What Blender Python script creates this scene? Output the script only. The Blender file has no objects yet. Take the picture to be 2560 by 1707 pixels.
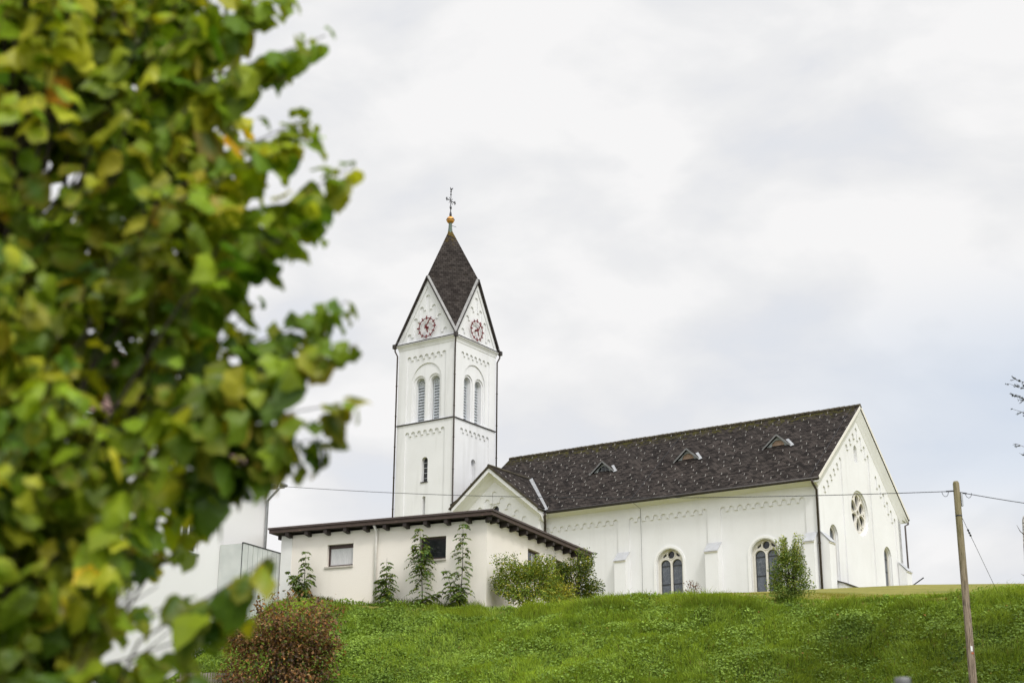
import bpy, bmesh, math, random
import numpy as np
from mathutils import Matrix, Vector
from mathutils.geometry import tessellate_polygon

scene = bpy.context.scene
RAD = math.radians
rng = np.random.default_rng(7)
random.seed(7)

# ------------------------------------------------------------------ camera
F_PX, PITCH, ROLL = 3704.29, 0.313427, 0.006183
fw = Vector((0, math.cos(PITCH), math.sin(PITCH)))
r0 = Vector((1, 0, 0)); u0 = r0.cross(fw)
rt = (math.cos(ROLL) * r0 + math.sin(ROLL) * u0).normalized()
up = rt.cross(fw)
cam_d = bpy.data.cameras.new("camera")
cam = bpy.data.objects.new("camera", cam_d)
scene.collection.objects.link(cam)
M = Matrix.Identity(4)
for i in range(3):
    M[i][0], M[i][1], M[i][2] = rt[i], up[i], -fw[i]
cam.matrix_world = M
cam_d.sensor_width = 36.0
cam_d.lens = F_PX / 2560 * 36
cam_d.clip_start = 0.1
cam_d.clip_end = 6000
cam_d.dof.use_dof = True
cam_d.dof.focus_distance = 85
cam_d.dof.aperture_fstop = 2.0
scene.camera = cam

# ------------------------------------------------------------------ sky and sun
SUN_EL, SUN_DIR2 = RAD(48), (0.42, -0.907)          # towards the sun, seen from above
sun_vec = Vector((SUN_DIR2[0] * math.cos(SUN_EL), SUN_DIR2[1] * math.cos(SUN_EL), math.sin(SUN_EL))).normalized()
world = bpy.data.worlds.new("World"); scene.world = world
world.use_nodes = True
nt = world.node_tree; nt.nodes.clear()
def wn(t, **kw):
    n = nt.nodes.new(t)
    for k, v in kw.items():
        if hasattr(n, k): setattr(n, k, v)
    return n
L = nt.links.new
def wmath(op, a, b=None, clamp=False):
    n = wn('ShaderNodeMath', operation=op, use_clamp=clamp)
    for i, v in enumerate((a, b)):
        if v is None: continue
        if isinstance(v, (int, float)): n.inputs[i].default_value = v
        else: L(v, n.inputs[i])
    return n.outputs[0]
tc = wn('ShaderNodeTexCoord')
sky = wn('ShaderNodeTexSky'); sky.sky_type = 'NISHITA'; sky.sun_disc = False
sky.sun_elevation = SUN_EL
sky.sun_rotation = math.atan2(sun_vec.x, sun_vec.y)
mp = wn('ShaderNodeMapping'); mp.inputs['Scale'].default_value = (1.0, 1.0, 1.9)
mp.inputs['Rotation'].default_value = (0.25, 0.35, 0.3)
L(tc.outputs['Generated'], mp.inputs['Vector'])
n1 = wn('ShaderNodeTexNoise'); n1.inputs['Scale'].default_value = 6.2; n1.inputs['Detail'].default_value = 6; n1.inputs['Roughness'].default_value = 0.5; n1.inputs['Distortion'].default_value = 0.35
n2 = wn('ShaderNodeTexNoise'); n2.inputs['Scale'].default_value = 12.0; n2.inputs['Detail'].default_value = 5; n2.inputs['Roughness'].default_value = 0.45
L(mp.outputs[0], n1.inputs['Vector']); L(mp.outputs[0], n2.inputs['Vector'])
mixn = wmath('ADD', wmath('MULTIPLY', n1.outputs['Fac'], 0.66), wmath('MULTIPLY', n2.outputs['Fac'], 0.34))
rampc = wn('ShaderNodeValToRGB')
cr = rampc.color_ramp
cr.elements[0].position = 0.41; cr.elements[0].color = (0.795, 0.804, 0.832, 1)
cr.elements[1].position = 0.56; cr.elements[1].color = (0.925, 0.920, 0.922, 1)
e = cr.elements.new(0.485); e.color = (0.850, 0.853, 0.864, 1)
L(mixn, rampc.inputs[0])
sep = wn('ShaderNodeSeparateXYZ'); L(tc.outputs['Generated'], sep.inputs[0])
# thinner cloud lets the blue of the sky through towards the right, low down
mr = wn('ShaderNodeMapRange'); mr.interpolation_type = 'SMOOTHSTEP'
mr.inputs['From Min'].default_value = 0.05; mr.inputs['From Max'].default_value = 0.36
L(sep.outputs['X'], mr.inputs['Value'])
mz = wn('ShaderNodeMapRange'); mz.interpolation_type = 'SMOOTHSTEP'
mz.inputs['From Min'].default_value = 0.36; mz.inputs['From Max'].default_value = 0.27
L(sep.outputs['Z'], mz.inputs['Value'])
mzl = wn('ShaderNodeMapRange'); mzl.interpolation_type = 'SMOOTHSTEP'
mzl.inputs['From Min'].default_value = 0.165; mzl.inputs['From Max'].default_value = 0.225
L(sep.outputs['Z'], mzl.inputs['Value'])
thin = wmath('MULTIPLY', wmath('MULTIPLY', mr.outputs[0], mz.outputs[0]), mzl.outputs[0])
holes = wn('ShaderNodeMapRange'); holes.interpolation_type = 'SMOOTHSTEP'
holes.inputs['From Min'].default_value = 0.45; holes.inputs['From Max'].default_value = 0.33
L(mixn, holes.inputs['Value'])
thin2 = wmath('ADD', wmath('MULTIPLY', thin, 0.75), wmath('MULTIPLY', holes.outputs[0], 0.22), clamp=True)
skys = wn('ShaderNodeVectorMath', operation='SCALE'); L(sky.outputs[0], skys.inputs[0]); skys.inputs['Scale'].default_value = 0.10
veil = wn('ShaderNodeMix', data_type='RGBA'); veil.inputs[0].default_value = 0.72
L(skys.outputs[0], veil.inputs[6]); veil.inputs[7].default_value = (0.80, 0.87, 0.98, 1)
cm = wn('ShaderNodeMix', data_type='RGBA')
L(thin2, cm.inputs[0]); L(rampc.outputs[0], cm.inputs[6]); L(veil.outputs[2], cm.inputs[7])
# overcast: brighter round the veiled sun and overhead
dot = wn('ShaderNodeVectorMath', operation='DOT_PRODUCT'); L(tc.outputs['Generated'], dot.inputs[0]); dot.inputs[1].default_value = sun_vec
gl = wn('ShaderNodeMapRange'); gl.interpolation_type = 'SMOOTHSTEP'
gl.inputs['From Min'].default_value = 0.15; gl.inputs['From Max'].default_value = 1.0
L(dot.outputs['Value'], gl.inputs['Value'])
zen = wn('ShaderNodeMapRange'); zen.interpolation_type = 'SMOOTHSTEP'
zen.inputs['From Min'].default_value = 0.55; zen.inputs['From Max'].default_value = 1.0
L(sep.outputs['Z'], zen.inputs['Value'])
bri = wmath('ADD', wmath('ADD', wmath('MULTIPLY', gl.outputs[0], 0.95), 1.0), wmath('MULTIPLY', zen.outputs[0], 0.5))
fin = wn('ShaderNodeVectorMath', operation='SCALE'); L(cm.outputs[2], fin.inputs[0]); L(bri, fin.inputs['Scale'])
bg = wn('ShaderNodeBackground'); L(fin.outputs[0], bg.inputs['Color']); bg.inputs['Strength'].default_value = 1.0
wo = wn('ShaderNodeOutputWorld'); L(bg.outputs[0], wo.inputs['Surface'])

sl = bpy.data.lights.new("sun", 'SUN'); sl.energy = 1.6; sl.angle = RAD(12); sl.color = (1.0, 0.965, 0.91)
so = bpy.data.objects.new("sun", sl); scene.collection.objects.link(so)
so.rotation_euler = sun_vec.to_track_quat('Z', 'Y').to_euler()
so.location = (30, -40, 60)

vs = scene.view_settings
vs.view_transform = 'Standard'; vs.look = 'None'; vs.exposure = 0.0; vs.gamma = 1.0
try: vs.use_curve_mapping = False
except Exception: pass
try:
    scene.cycles.use_denoising = True
    scene.cycles.max_bounces = 6; scene.cycles.diffuse_bounces = 3; scene.cycles.glossy_bounces = 2
    scene.cycles.transmission_bounces = 4; scene.cycles.transparent_max_bounces = 6
    scene.cycles.caustics_reflective = False; scene.cycles.caustics_refractive = False
except Exception: pass

# ------------------------------------------------------------------ helpers
def link(o, parent=None):
    scene.collection.objects.link(o)
    if parent is not None: o.parent = parent
    return o
def tag(o, label=None, cat=None, group=None, kind=None):
    if label: o["label"] = label
    if cat: o["category"] = cat
    if group: o["group"] = group
    if kind: o["kind"] = kind
    return o
def thing(name, label, cat, loc, rz=0.0, group=None):
    o = bpy.data.objects.new(name, None); o.empty_display_size = 0.3
    o.location = loc; o.rotation_euler = (0, 0, rz)
    link(o); return tag(o, label, cat, group)

class MB:
    """collects geometry; z is absolute, z0 (base of the thing) is taken off at build"""
    def __init__(s): s.v = []; s.f = []; s.m = []; s.uv = {}; s.sm = []
    def face(s, pts, m=0, uv=None, smooth=False):
        b = len(s.v); s.v += [tuple(p) for p in pts]; s.f.append(tuple(range(b, b + len(pts)))); s.m.append(m); s.sm.append(smooth)
        if uv: s.uv[len(s.f) - 1] = uv
    def mesh(s, vs_, fs_, m=0, smooth=False):
        b = len(s.v); s.v += [tuple(p) for p in vs_]
        for f in fs_: s.f.append(tuple(b + i for i in f)); s.m.append(m); s.sm.append(smooth)
    def hexa(s, P, m=0):
        s.mesh(P, [(0, 3, 2, 1), (4, 5, 6, 7), (0, 1, 5, 4), (1, 2, 6, 5), (2, 3, 7, 6), (3, 0, 4, 7)], m)
    def box(s, x0, x1, y0, y1, z0, z1, m=0):
        s.hexa([(x0, y0, z0), (x1, y0, z0), (x1, y1, z0), (x0, y1, z0), (x0, y0, z1), (x1, y0, z1), (x1, y1, z1), (x0, y1, z1)], m)
    def bar(s, a, b, w, h, upv=(0, 0, 1), m=0):
        a = Vector(a); b = Vector(b); d = (b - a).normalized(); U_ = Vector(upv)
        sd = d.cross(U_)
        if sd.length < 1e-4: sd = d.cross(Vector((1, 0, 0)))
        sd.normalize(); U_ = sd.cross(d)
        P = []
        for c in (a, b):
            for sx, sy in ((-1, -1), (1, -1), (1, 1), (-1, 1)): P.append(c + sd * sx * w / 2 + U_ * sy * h / 2)
        s.hexa(P, m)
    def tube(s, pts, rad, n=8, m=0, cap=True, smooth=True):
        pts = [Vector(p) for p in pts]
        rads = rad if isinstance(rad, (list, tuple)) else [rad] * len(pts)
        V = []; Fc = []; prev = None
        for i, p in enumerate(pts):
            d = (pts[min(i + 1, len(pts) - 1)] - pts[max(i - 1, 0)])
            d = d.normalized() if d.length > 1e-9 else Vector((0, 0, 1))
            if prev is None:
                a = d.cross(Vector((0, 0, 1)));
                if a.length < 1e-3: a = d.cross(Vector((1, 0, 0)))
            else: a = prev - d * prev.dot(d)
            a.normalize(); b_ = d.cross(a); prev = a
            for k in range(n):
                t = 2 * math.pi * k / n
                V.append(p + (a * math.cos(t) + b_ * math.sin(t)) * rads[i])
        for i in range(len(pts) - 1):
            for k in range(n):
                Fc.append((i * n + k, i * n + (k + 1) % n, (i + 1) * n + (k + 1) % n, (i + 1) * n + k))
        if cap: Fc.append(tuple(range(n - 1, -1, -1))); Fc.append(tuple((len(pts) - 1) * n + k for k in range(n)))
        s.mesh(V, Fc, m, smooth)
    def lathe(s, prof, c, n=20, m=0, smooth=True):
        V = []; Fc = []
        for r, z in prof:
            for k in range(n):
                t = 2 * math.pi * k / n; V.append((c[0] + r * math.cos(t), c[1] + r * math.sin(t), z))
        for i in range(len(prof) - 1):
            for k in range(n): Fc.append((i * n + k, i * n + (k + 1) % n, (i + 1) * n + (k + 1) % n, (i + 1) * n + k))
        Fc.append(tuple(range(n - 1, -1, -1))); Fc.append(tuple((len(prof) - 1) * n + k for k in range(n)))
        s.mesh(V, Fc, m, smooth)
    def slab(s, fr, outer, holes, d0, d1, m=0, caps=(True, True)):
        """outline with holes in a wall plane; fr maps (a, depth, z) to the thing's frame"""
        loops = [list(outer)] + [list(h) for h in holes]
        tri = tessellate_polygon([[Vector((p[0], p[1], 0)) for p in lp] for lp in loops])
        flat = [p for lp in loops for p in lp]
        for d, on in ((d0, caps[0]), (d1, caps[1])):
            if on: s.mesh([fr(p[0], d, p[1]) for p in flat], [tuple(t) for t in tri], m)
        for lp in loops:
            k = len(lp)
            V = [fr(p[0], d0, p[1]) for p in lp] + [fr(p[0], d1, p[1]) for p in lp]
            s.mesh(V, [(i, (i + 1) % k, k + (i + 1) % k, k + i) for i in range(k)], m)
    def build(s, name, mats, parent=None, z0=0.0, label=None):
        me = bpy.data.meshes.new(name)
        me.from_pydata([(x, y, z - z0) for x, y, z in s.v], [], s.f)
        for m_ in (mats if isinstance(mats, (list, tuple)) else [mats]): me.materials.append(m_)
        me.polygons.foreach_set('material_index', s.m)
        me.polygons.foreach_set('use_smooth', s.sm)
        if s.uv:
            ul = me.uv_layers.new(name="UVMap")
            for pi, uv in s.uv.items():
                for li, c in zip(me.polygons[pi].loop_indices, uv): ul.data[li].uv = c
        bm = bmesh.new(); bm.from_mesh(me); bmesh.ops.recalc_face_normals(bm, faces=bm.faces); bm.to_mesh(me); bm.free()
        me.update()
        o = bpy.data.objects.new(name, me); link(o, parent)
        if label: o["label"] = label
        return o

def arc(cx, cz, r, a0, a1, n=12):
    return [(cx + r * math.cos(RAD(a0 + (a1 - a0) * i / n)), cz + r * math.sin(RAD(a0 + (a1 - a0) * i / n))) for i in range(n + 1)]
def arched(cx, r, z0, zs, n=16):          # round-arched opening, spring at zs
    return [(cx - r, z0), (cx + r, z0)] + arc(cx, zs, r, 0, 180, n)
def rect(x0, x1, z0, z1): return [(x0, z0), (x1, z0), (x1, z1), (x0, z1)]
def frieze(cs, tops, r, drop, zb, n=8):   # recessed field with a row of little arches along its top
    p = [(cs[0] - r, zb)]
    for i, (c, t) in enumerate(zip(cs, tops)):
        p += arc(c, t - r, r, 180, 0, n)
        if i + 1 < len(cs):
            b = min(t, tops[i + 1]) - r - drop
            p += [(c + r, b), (cs[i + 1] - r, b)]
    p.append((cs[-1] + r, zb))
    return p

# ------------------------------------------------------------------ materials
def newmat(name):
    m = bpy.data.materials.new(name); m.use_nodes = True
    t = m.node_tree; t.nodes.clear()
    o = t.nodes.new('ShaderNodeOutputMaterial'); b = t.nodes.new('ShaderNodeBsdfPrincipled')
    t.links.new(b.outputs[0], o.inputs['Surface'])
    return m, t, b
def nd(t, typ, ins=None, **kw):
    n = t.nodes.new(typ)
    for k, v in kw.items(): setattr(n, k, v)
    for k, v in (ins or {}).items():
        if hasattr(v, 'is_output') or isinstance(v, bpy.types.NodeSocket): t.links.new(v, n.inputs[k])
        else: n.inputs[k].default_value = v
    return n
def noise(t, scale, detail=4, rough=0.55, vec=None, dist=0.0):
    n = nd(t, 'ShaderNodeTexNoise', {'Scale': scale, 'Detail': detail, 'Roughness': rough, 'Distortion': dist})
    if vec is not None: t.links.new(vec, n.inputs['Vector'])
    return n.outputs['Fac']
def ocoord(t, scale=(1, 1, 1)):
    c = nd(t, 'ShaderNodeTexCoord'); m = nd(t, 'ShaderNodeMapping', {'Scale': scale}); t.links.new(c.outputs['Object'], m.inputs[0]); return m.outputs[0]
def ramp(t, fac, stops):
    n = t.nodes.new('ShaderNodeValToRGB'); t.links.new(fac, n.inputs[0])
    el = n.color_ramp.elements
    el[0].position, el[0].color = stops[0][0], (*stops[0][1], 1)
    el[1].position, el[1].color = stops[-1][0], (*stops[-1][1], 1)
    for p, c in stops[1:-1]:
        x = el.new(p); x.color = (*c, 1)
    return n.outputs[0]
def mixc(t, fac, a, b, blend='MIX'):
    n = t.nodes.new('ShaderNodeMix'); n.data_type = 'RGBA'; n.blend_type = blend
    for i, v in ((0, fac), (6, a), (7, b)):
        if isinstance(v, bpy.types.NodeSocket): t.links.new(v, n.inputs[i])
        elif isinstance(v, (int, float)): n.inputs[i].default_value = v
        else: n.inputs[i].default_value = (*v, 1)
    return n.outputs[2]
def bump(t, b, h, strength=0.3, dist=0.02):
    n = nd(t, 'ShaderNodeBump', {'Strength': strength, 'Distance': dist, 'Height': h}); t.links.new(n.outputs[0], b.inputs['Normal'])
def plaster(name, base, dirt, amount=0.5, bumpd=0.012, streak=0.6):
    m, t, b = newmat(name)
    v = ocoord(t); vsx = ocoord(t, (0.8, 0.8, 0.09))
    big = ramp(t, noise(t, 0.35, 5, 0.6, v), [(0.38, (0, 0, 0)), (0.72, (1, 1, 1))])
    stk = ramp(t, noise(t, 1.3, 5, 0.62, vsx), [(0.52, (0, 0, 0)), (0.85, (1, 1, 1))])
    fac = mixc(t, streak, big, stk)
    f2 = nd(t, 'ShaderNodeMath', {0: fac, 1: amount}, operation='MULTIPLY').outputs[0]
    c = mixc(t, f2, base, dirt)
    fine = noise(t, 22, 3, 0.6, v)
    c = mixc(t, 0.10, c, ramp(t, fine, [(0.3, (0.55, 0.55, 0.55)), (0.7, (1, 1, 1))]), 'MULTIPLY')
    t.links.new(c, b.inputs['Base Color']); b.inputs['Roughness'].default_value = 0.9; b.inputs['Specular IOR Level'].default_value = 0.2
    bump(t, b, noise(t, 30, 4, 0.65, v), 0.35, bumpd)
    return m
def simple(name, col, rough=0.6, metal=0.0, var=0.25, scale=6.0, bumps=0.0):
    m, t, b = newmat(name); v = ocoord(t)
    n = noise(t, scale, 4, 0.6, v)
    d = tuple(c * (1 - var) for c in col); h = tuple(min(1, c * (1 + var)) for c in col)
    t.links.new(ramp(t, n, [(0.3, d), (0.7, h)]), b.inputs['Base Color'])
    b.inputs['Roughness'].default_value = rough; b.inputs['Metallic'].default_value = metal
    if bumps: bump(t, b, n, bumps, 0.01)
    return m
def tiles(name, c1, c2, mortar, bw, rh, moss=None, moss_v=None, mosscol=(0.10, 0.095, 0.015), bd=0.03, off=0.5):
    m, t, b = newmat(name)
    uvn = nd(t, 'ShaderNodeUVMap'); uv = uvn.outputs[0]
    wob = noise(t, 1.7, 2, 0.5, uv)
    uvw = nd(t, 'ShaderNodeVectorMath', {0: uv, 1: nd(t, 'ShaderNodeVectorMath', {0: nd(t, 'ShaderNodeCombineXYZ', {'X': wob, 'Y': wob}).outputs[0], 'Scale': 0.05}, operation='SCALE').outputs[0]}, operation='ADD').outputs[0]
    br = nd(t, 'ShaderNodeTexBrick', {'Vector': uvw, 'Color1': (0, 0, 0, 1), 'Color2': (1, 1, 1, 1), 'Mortar': (0.5, 0.5, 0.5, 1), 'Scale': 1.0, 'Mortar Size': 0.012, 'Mortar Smooth': 0.2, 'Bias': 0.0, 'Brick Width': bw, 'Row Height': rh})
    br.offset = off
    col = ramp(t, br.outputs['Color'], [(0.0, c1), (1.0, c2)])
    big = noise(t, 0.5, 5, 0.6, uv)
    col = mixc(t, 0.6, col, ramp(t, big, [(0.3, (0.55, 0.55, 0.56)), (0.7, (1.25, 1.22, 1.2))]), 'MULTIPLY')
    spk = ramp(t, noise(t, 9, 3, 0.7, uv), [(0.66, (0, 0, 0)), (0.76, (1, 1, 1))])
    col = mixc(t, nd(t, 'ShaderNodeMath', {0: spk, 1: 0.35}, operation='MULTIPLY').outputs[0], col, (0.16, 0.145, 0.13))
    col = mixc(t, br.outputs['Fac'], col, mortar)
    if moss is not None:
        sepv = nd(t, 'ShaderNodeSeparateXYZ', {0: uv})
        g = nd(t, 'ShaderNodeMapRange', {'Value': sepv.outputs['Y'], 'From Min': moss_v[0], 'From Max': moss_v[1]}, interpolation_type='SMOOTHSTEP').outputs[0]
        mn = noise(t, 2.3, 6, 0.7, uv)
        mm = nd(t, 'ShaderNodeMath', {0: nd(t, 'ShaderNodeMath', {0: g, 1: 0.50}, operation='MULTIPLY').outputs[0], 1: nd(t, 'ShaderNodeMath', {0: mn, 1: 1.7, 2: -0.60}, operation='MULTIPLY_ADD').outputs[0]}, operation='ADD').outputs[0]
        mf = ramp(t, mm, [(0.58 - moss, (0, 0, 0)), (0.80 - moss, (1, 1, 1))])
        mcol = ramp(t, noise(t, 7, 3, 0.6, uv), [(0.35, tuple(c * 0.45 for c in mosscol)), (0.65, mosscol)])
        col = mixc(t, nd(t, 'ShaderNodeMath', {0: mf, 1: 0.85}, operation='MULTIPLY').outputs[0], col, mcol)
    t.links.new(col, b.inputs['Base Color']); b.inputs['Roughness'].default_value = 0.9; b.inputs['Specular IOR Level'].default_value = 0.06
    # each course laps over the next: height falls along the slope inside a row
    sy = nd(t, 'ShaderNodeSeparateXYZ', {0: uvw}).outputs['Y']
    fr_ = nd(t, 'ShaderNodeMath', {0: nd(t, 'ShaderNodeMath', {0: sy, 1: rh}, operation='DIVIDE').outputs[0]}, operation='FRACT').outputs[0]
    h = nd(t, 'ShaderNodeMath', {0: nd(t, 'ShaderNodeMath', {0: fr_, 1: -0.8}, operation='MULTIPLY').outputs[0], 1: nd(t, 'ShaderNodeMath', {0: br.outputs['Color'], 1: 0.5}, operation='MULTIPLY').outputs[0]}, operation='ADD').outputs[0]
    h = nd(t, 'ShaderNodeMath', {0: h, 1: nd(t, 'ShaderNodeMath', {0: br.outputs['Fac'], 1: -0.7}, operation='MULTIPLY').outputs[0]}, operation='ADD').outputs[0]
    bump(t, b, h, 0.9, bd)
    return m
def glassmat(name, col, rough=0.12, lines=None):
    m, t, b = newmat(name); v = ocoord(t)
    c = ramp(t, noise(t, 1.6, 4, 0.6, v), [(0.3, tuple(x * 0.7 for x in col)), (0.7, tuple(x * 1.3 for x in col))])
    if lines:
        w = nd(t, 'ShaderNodeTexVoronoi', {'Vector': ocoord(t, (1.6, 1.6, 0.9)), 'Scale': 3.0}, feature='DISTANCE_TO_EDGE').outputs['Distance']
        c = mixc(t, ramp(t, w, [(0.0, (0.55, 0.55, 0.55)), (0.035, (0, 0, 0))]), c, lines)
        st = ramp(t, noise(t, 7, 3, 0.6, ocoord(t, (6, 6, 0.5))), [(0.55, (0, 0, 0)), (0.7, (0.45, 0.45, 0.45))])  # pale streaks in the base colour stand in for scratchy reflections
        c = mixc(t, st, c, lines)
    t.links.new(c, b.inputs['Base Color']); b.inputs['Roughness'].default_value = rough
    b.inputs['Specular IOR Level'].default_value = 0.6
    bump(t, b, noise(t, 3.5, 2, 0.5, v), 0.08, 0.02)
    return m
def leafmat(name, trans=0.35, rough=0.45, gloss=0.05):
    m = bpy.data.materials.new(name); m.use_nodes = True; t = m.node_tree; t.nodes.clear()
    o = t.nodes.new('ShaderNodeOutputMaterial')
    a = nd(t, 'ShaderNodeAttribute', attribute_name='Col')
    d = nd(t, 'ShaderNodeBsdfDiffuse', {'Color': a.outputs['Color']})
    warm = mixc(t, 1.0, a.outputs['Color'], (1.35, 1.25, 0.55), 'MULTIPLY')
    tr = nd(t, 'ShaderNodeBsdfTranslucent', {'Color': warm})
    g = nd(t, 'ShaderNodeBsdfGlossy', {'Color': (0.85, 0.9, 0.9, 1), 'Roughness': rough})
    m1 = nd(t, 'ShaderNodeMixShader', {0: trans, 1: d.outputs[0], 2: tr.outputs[0]})
    m2 = nd(t, 'ShaderNodeMixShader', {0: gloss, 1: m1.outputs[0], 2: g.outputs[0]})
    t.links.new(m2.outputs[0], o.inputs['Surface'])
    return m

MAT = {}
MAT['plaster'] = plaster('white_plaster', (0.815, 0.817, 0.828), (0.57, 0.565, 0.55), 0.6)
MAT['plaster_tower'] = plaster('tower_plaster', (0.795, 0.798, 0.810), (0.52, 0.515, 0.50), 0.8, streak=0.75)
MAT['plaster_trim'] = plaster('trim_plaster', (0.86, 0.86, 0.86), (0.68, 0.66, 0.62), 0.3)
MAT['plaster_hall'] = plaster('cream_plaster', (0.865, 0.81, 0.74), (0.72, 0.66, 0.585), 0.45, 0.02)
MAT['plaster_house'] = plaster('house_plaster', (0.82, 0.81, 0.79), (0.72, 0.71, 0.69), 0.25)
MAT['stone'] = plaster('window_stone', (0.76, 0.73, 0.67), (0.58, 0.55, 0.49), 0.5)
MAT['roof'] = tiles('dark_roof_tiles', (0.015, 0.0125, 0.0115), (0.064, 0.054, 0.048), (0.006, 0.005, 0.0045), 0.32, 0.20, moss=-0.06, moss_v=(7.6, 10.5), mosscol=(0.085, 0.078, 0.014), bd=0.05)
MAT['roof_tower'] = tiles('tower_roof_tiles', (0.028, 0.0235, 0.0215), (0.066, 0.057, 0.052), (0.008, 0.006, 0.005), 0.36, 0.22, moss=0.10, moss_v=(8.9, 11.0), mosscol=(0.17, 0.12, 0.035), bd=0.02)
MAT['roof_house'] = tiles('brown_roof_tiles', (0.10, 0.062, 0.052), (0.20, 0.135, 0.115), (0.04, 0.02, 0.02), 0.24, 0.34, bd=0.05, off=0.0)
MAT['gutter'] = simple('brown_gutter_metal', (0.045, 0.038, 0.034), 0.45, 0.3, 0.3)
MAT['darkpipe'] = simple('dark_pipe_metal', (0.055, 0.042, 0.036), 0.5, 0.2, 0.3)
MAT['zinc'] = simple('zinc_flashing', (0.36, 0.37, 0.38), 0.5, 0.35, 0.25, 3.0)
MAT['greytrim'] = simple('grey_verge_metal', (0.20, 0.20, 0.195), 0.5, 0.3, 0.25, 3.0)
MAT['capsheet'] = simple('buttress_cap_sheet', (0.47, 0.48, 0.50), 0.55, 0.1, 0.12, 2.5)
MAT['copper'] = simple('green_copper', (0.115, 0.155, 0.125), 0.65, 0.1, 0.35, 4.0)
MAT['gold'] = simple('gilded_ball', (0.62, 0.31, 0.075), 0.42, 0.55, 0.25, 4.0)
MAT["iron"] = simple("black_iron", (0.045, 0.045, 0.052), 0.55, 0.4, 0.3)
MAT['clockred'] = simple('red_painted_metal', (0.15, 0.014, 0.016), 0.6, 0.0, 0.2)
MAT['clockwhite'] = plaster('clock_centre_plaster', (0.80, 0.79, 0.77), (0.45, 0.45, 0.46), 0.5)
MAT['louver'] = simple('pale_grey_louver_wood', (0.52, 0.55, 0.58), 0.7, 0.0, 0.12, 5.0)
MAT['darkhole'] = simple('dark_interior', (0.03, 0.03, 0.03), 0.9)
MAT['churchglass'] = glassmat('leaded_church_glass', (0.085, 0.098, 0.122), 0.28, lines=(0.30, 0.32, 0.35))
MAT['darkglass'] = glassmat('dark_window_glass', (0.018, 0.02, 0.024), 0.06)
MAT['lead'] = simple('dark_window_bar', (0.03, 0.032, 0.036), 0.5)
MAT['dormerwood'] = simple('grey_dormer_boards', (0.36, 0.385, 0.39), 0.7, 0.0, 0.2, 3.0)
MAT['dormerbrown'] = simple('weathered_shutter_wood', (0.36, 0.25, 0.18), 0.8, 0.0, 0.3, 9.0)
MAT['snowhook'] = simple('pale_snow_hook_metal', (0.42, 0.40, 0.375), 0.5, 0.2, 0.3)
MAT['ridgetile'] = simple('mossy_ridge_tile', (0.055, 0.045, 0.026), 0.9, 0.0, 0.5, 2.5, 0.4)
MAT['winframe'] = simple('brown_window_wood', (0.055, 0.030, 0.026), 0.45, 0.0, 0.2)
MAT['whiteframe'] = simple('white_window_frame', (0.80, 0.80, 0.79), 0.4, 0.0, 0.05)
MAT['sill'] = simple('pale_stone_sill', (0.50, 0.46, 0.41), 0.7, 0.0, 0.15)
MAT['whitepipe'] = simple('cream_pipe', (0.72, 0.69, 0.64), 0.45, 0.0, 0.1)
MAT['greypipe'] = simple('galvanised_pipe', (0.42, 0.43, 0.44), 0.45, 0.4, 0.15)
MAT['endpanel'] = simple('near_black_panel', (0.06, 0.055, 0.05), 0.6)
def woodmat(name, base, worn, amt, sc=(1.2, 14, 14)):
    m, t, b = newmat(name); v = ocoord(t, sc)
    g = noise(t, 3.0, 6, 0.65, v)
    c = ramp(t, g, [(0.3, tuple(x * 0.55 for x in base)), (0.65, base)])
    w = ramp(t, noise(t, 2.2, 6, 0.7, ocoord(t, (1.0, 1.0, 3.0))), [(0.62 - amt, (0, 0, 0)), (0.74 - amt, (1, 1, 1))])
    c = mixc(t, nd(t, 'ShaderNodeMath', {0: w, 1: 0.7}, operation='MULTIPLY').outputs[0], c, worn)
    t.links.new(c, b.inputs['Base Color']); b.inputs['Roughness'].default_value = 0.75
    bump(t, b, g, 0.35, 0.01)
    return m
MAT['fascia'] = woodmat('weathered_brown_fascia', (0.085, 0.056, 0.045), (0.24, 0.16, 0.10), 0.02)
MAT['rafter'] = woodmat('dark_brown_rafter', (0.042, 0.030, 0.027), (0.09, 0.065, 0.05), 0.0)
MAT['roofedge'] = simple('brown_roof_edge_metal', (0.085, 0.062, 0.056), 0.5, 0.2, 0.2, 2.0)
MAT['fencewood'] = woodmat('pale_grey_fence_wood', (0.36, 0.31, 0.25), (0.22, 0.19, 0.15), 0.05, (14, 14, 1.2))
def polemat():
    m, t, b = newmat('weathered_pole_wood')
    v = ocoord(t, (16, 16, 0.9))
    g = noise(t, 2.4, 6, 0.7, v)
    c = ramp(t, g, [(0.36, (0.05, 0.036, 0.026)), (0.48, (0.24, 0.18, 0.125)), (0.66, (0.40, 0.32, 0.24))])
    z = nd(t, 'ShaderNodeSeparateXYZ', {0: ocoord(t)}).outputs['Z']
    al = nd(t, 'ShaderNodeMapRange', {'Value': z, 'From Min': 2.6, 'From Max': 5.4}).outputs[0]
    al2 = nd(t, 'ShaderNodeMath', {0: al, 1: noise(t, 2.0, 4, 0.6, ocoord(t, (3, 3, 0.6)))}, operation='MULTIPLY').outputs[0]
    c = mixc(t, al2, c, (0.16, 0.155, 0.04))
    kn = ramp(t, noise(t, 1.0, 2, 0.5, ocoord(t, (9, 9, 2.0))), [(0.66, (0, 0, 0)), (0.72, (1, 1, 1))])
    c = mixc(t, kn, c, (0.05, 0.038, 0.03))
    t.links.new(c, b.inputs['Base Color']); b.inputs['Roughness'].default_value = 0.85
    bump(t, b, g, 0.5, 0.012)
    return m
MAT['pole'] = polemat()
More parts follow.
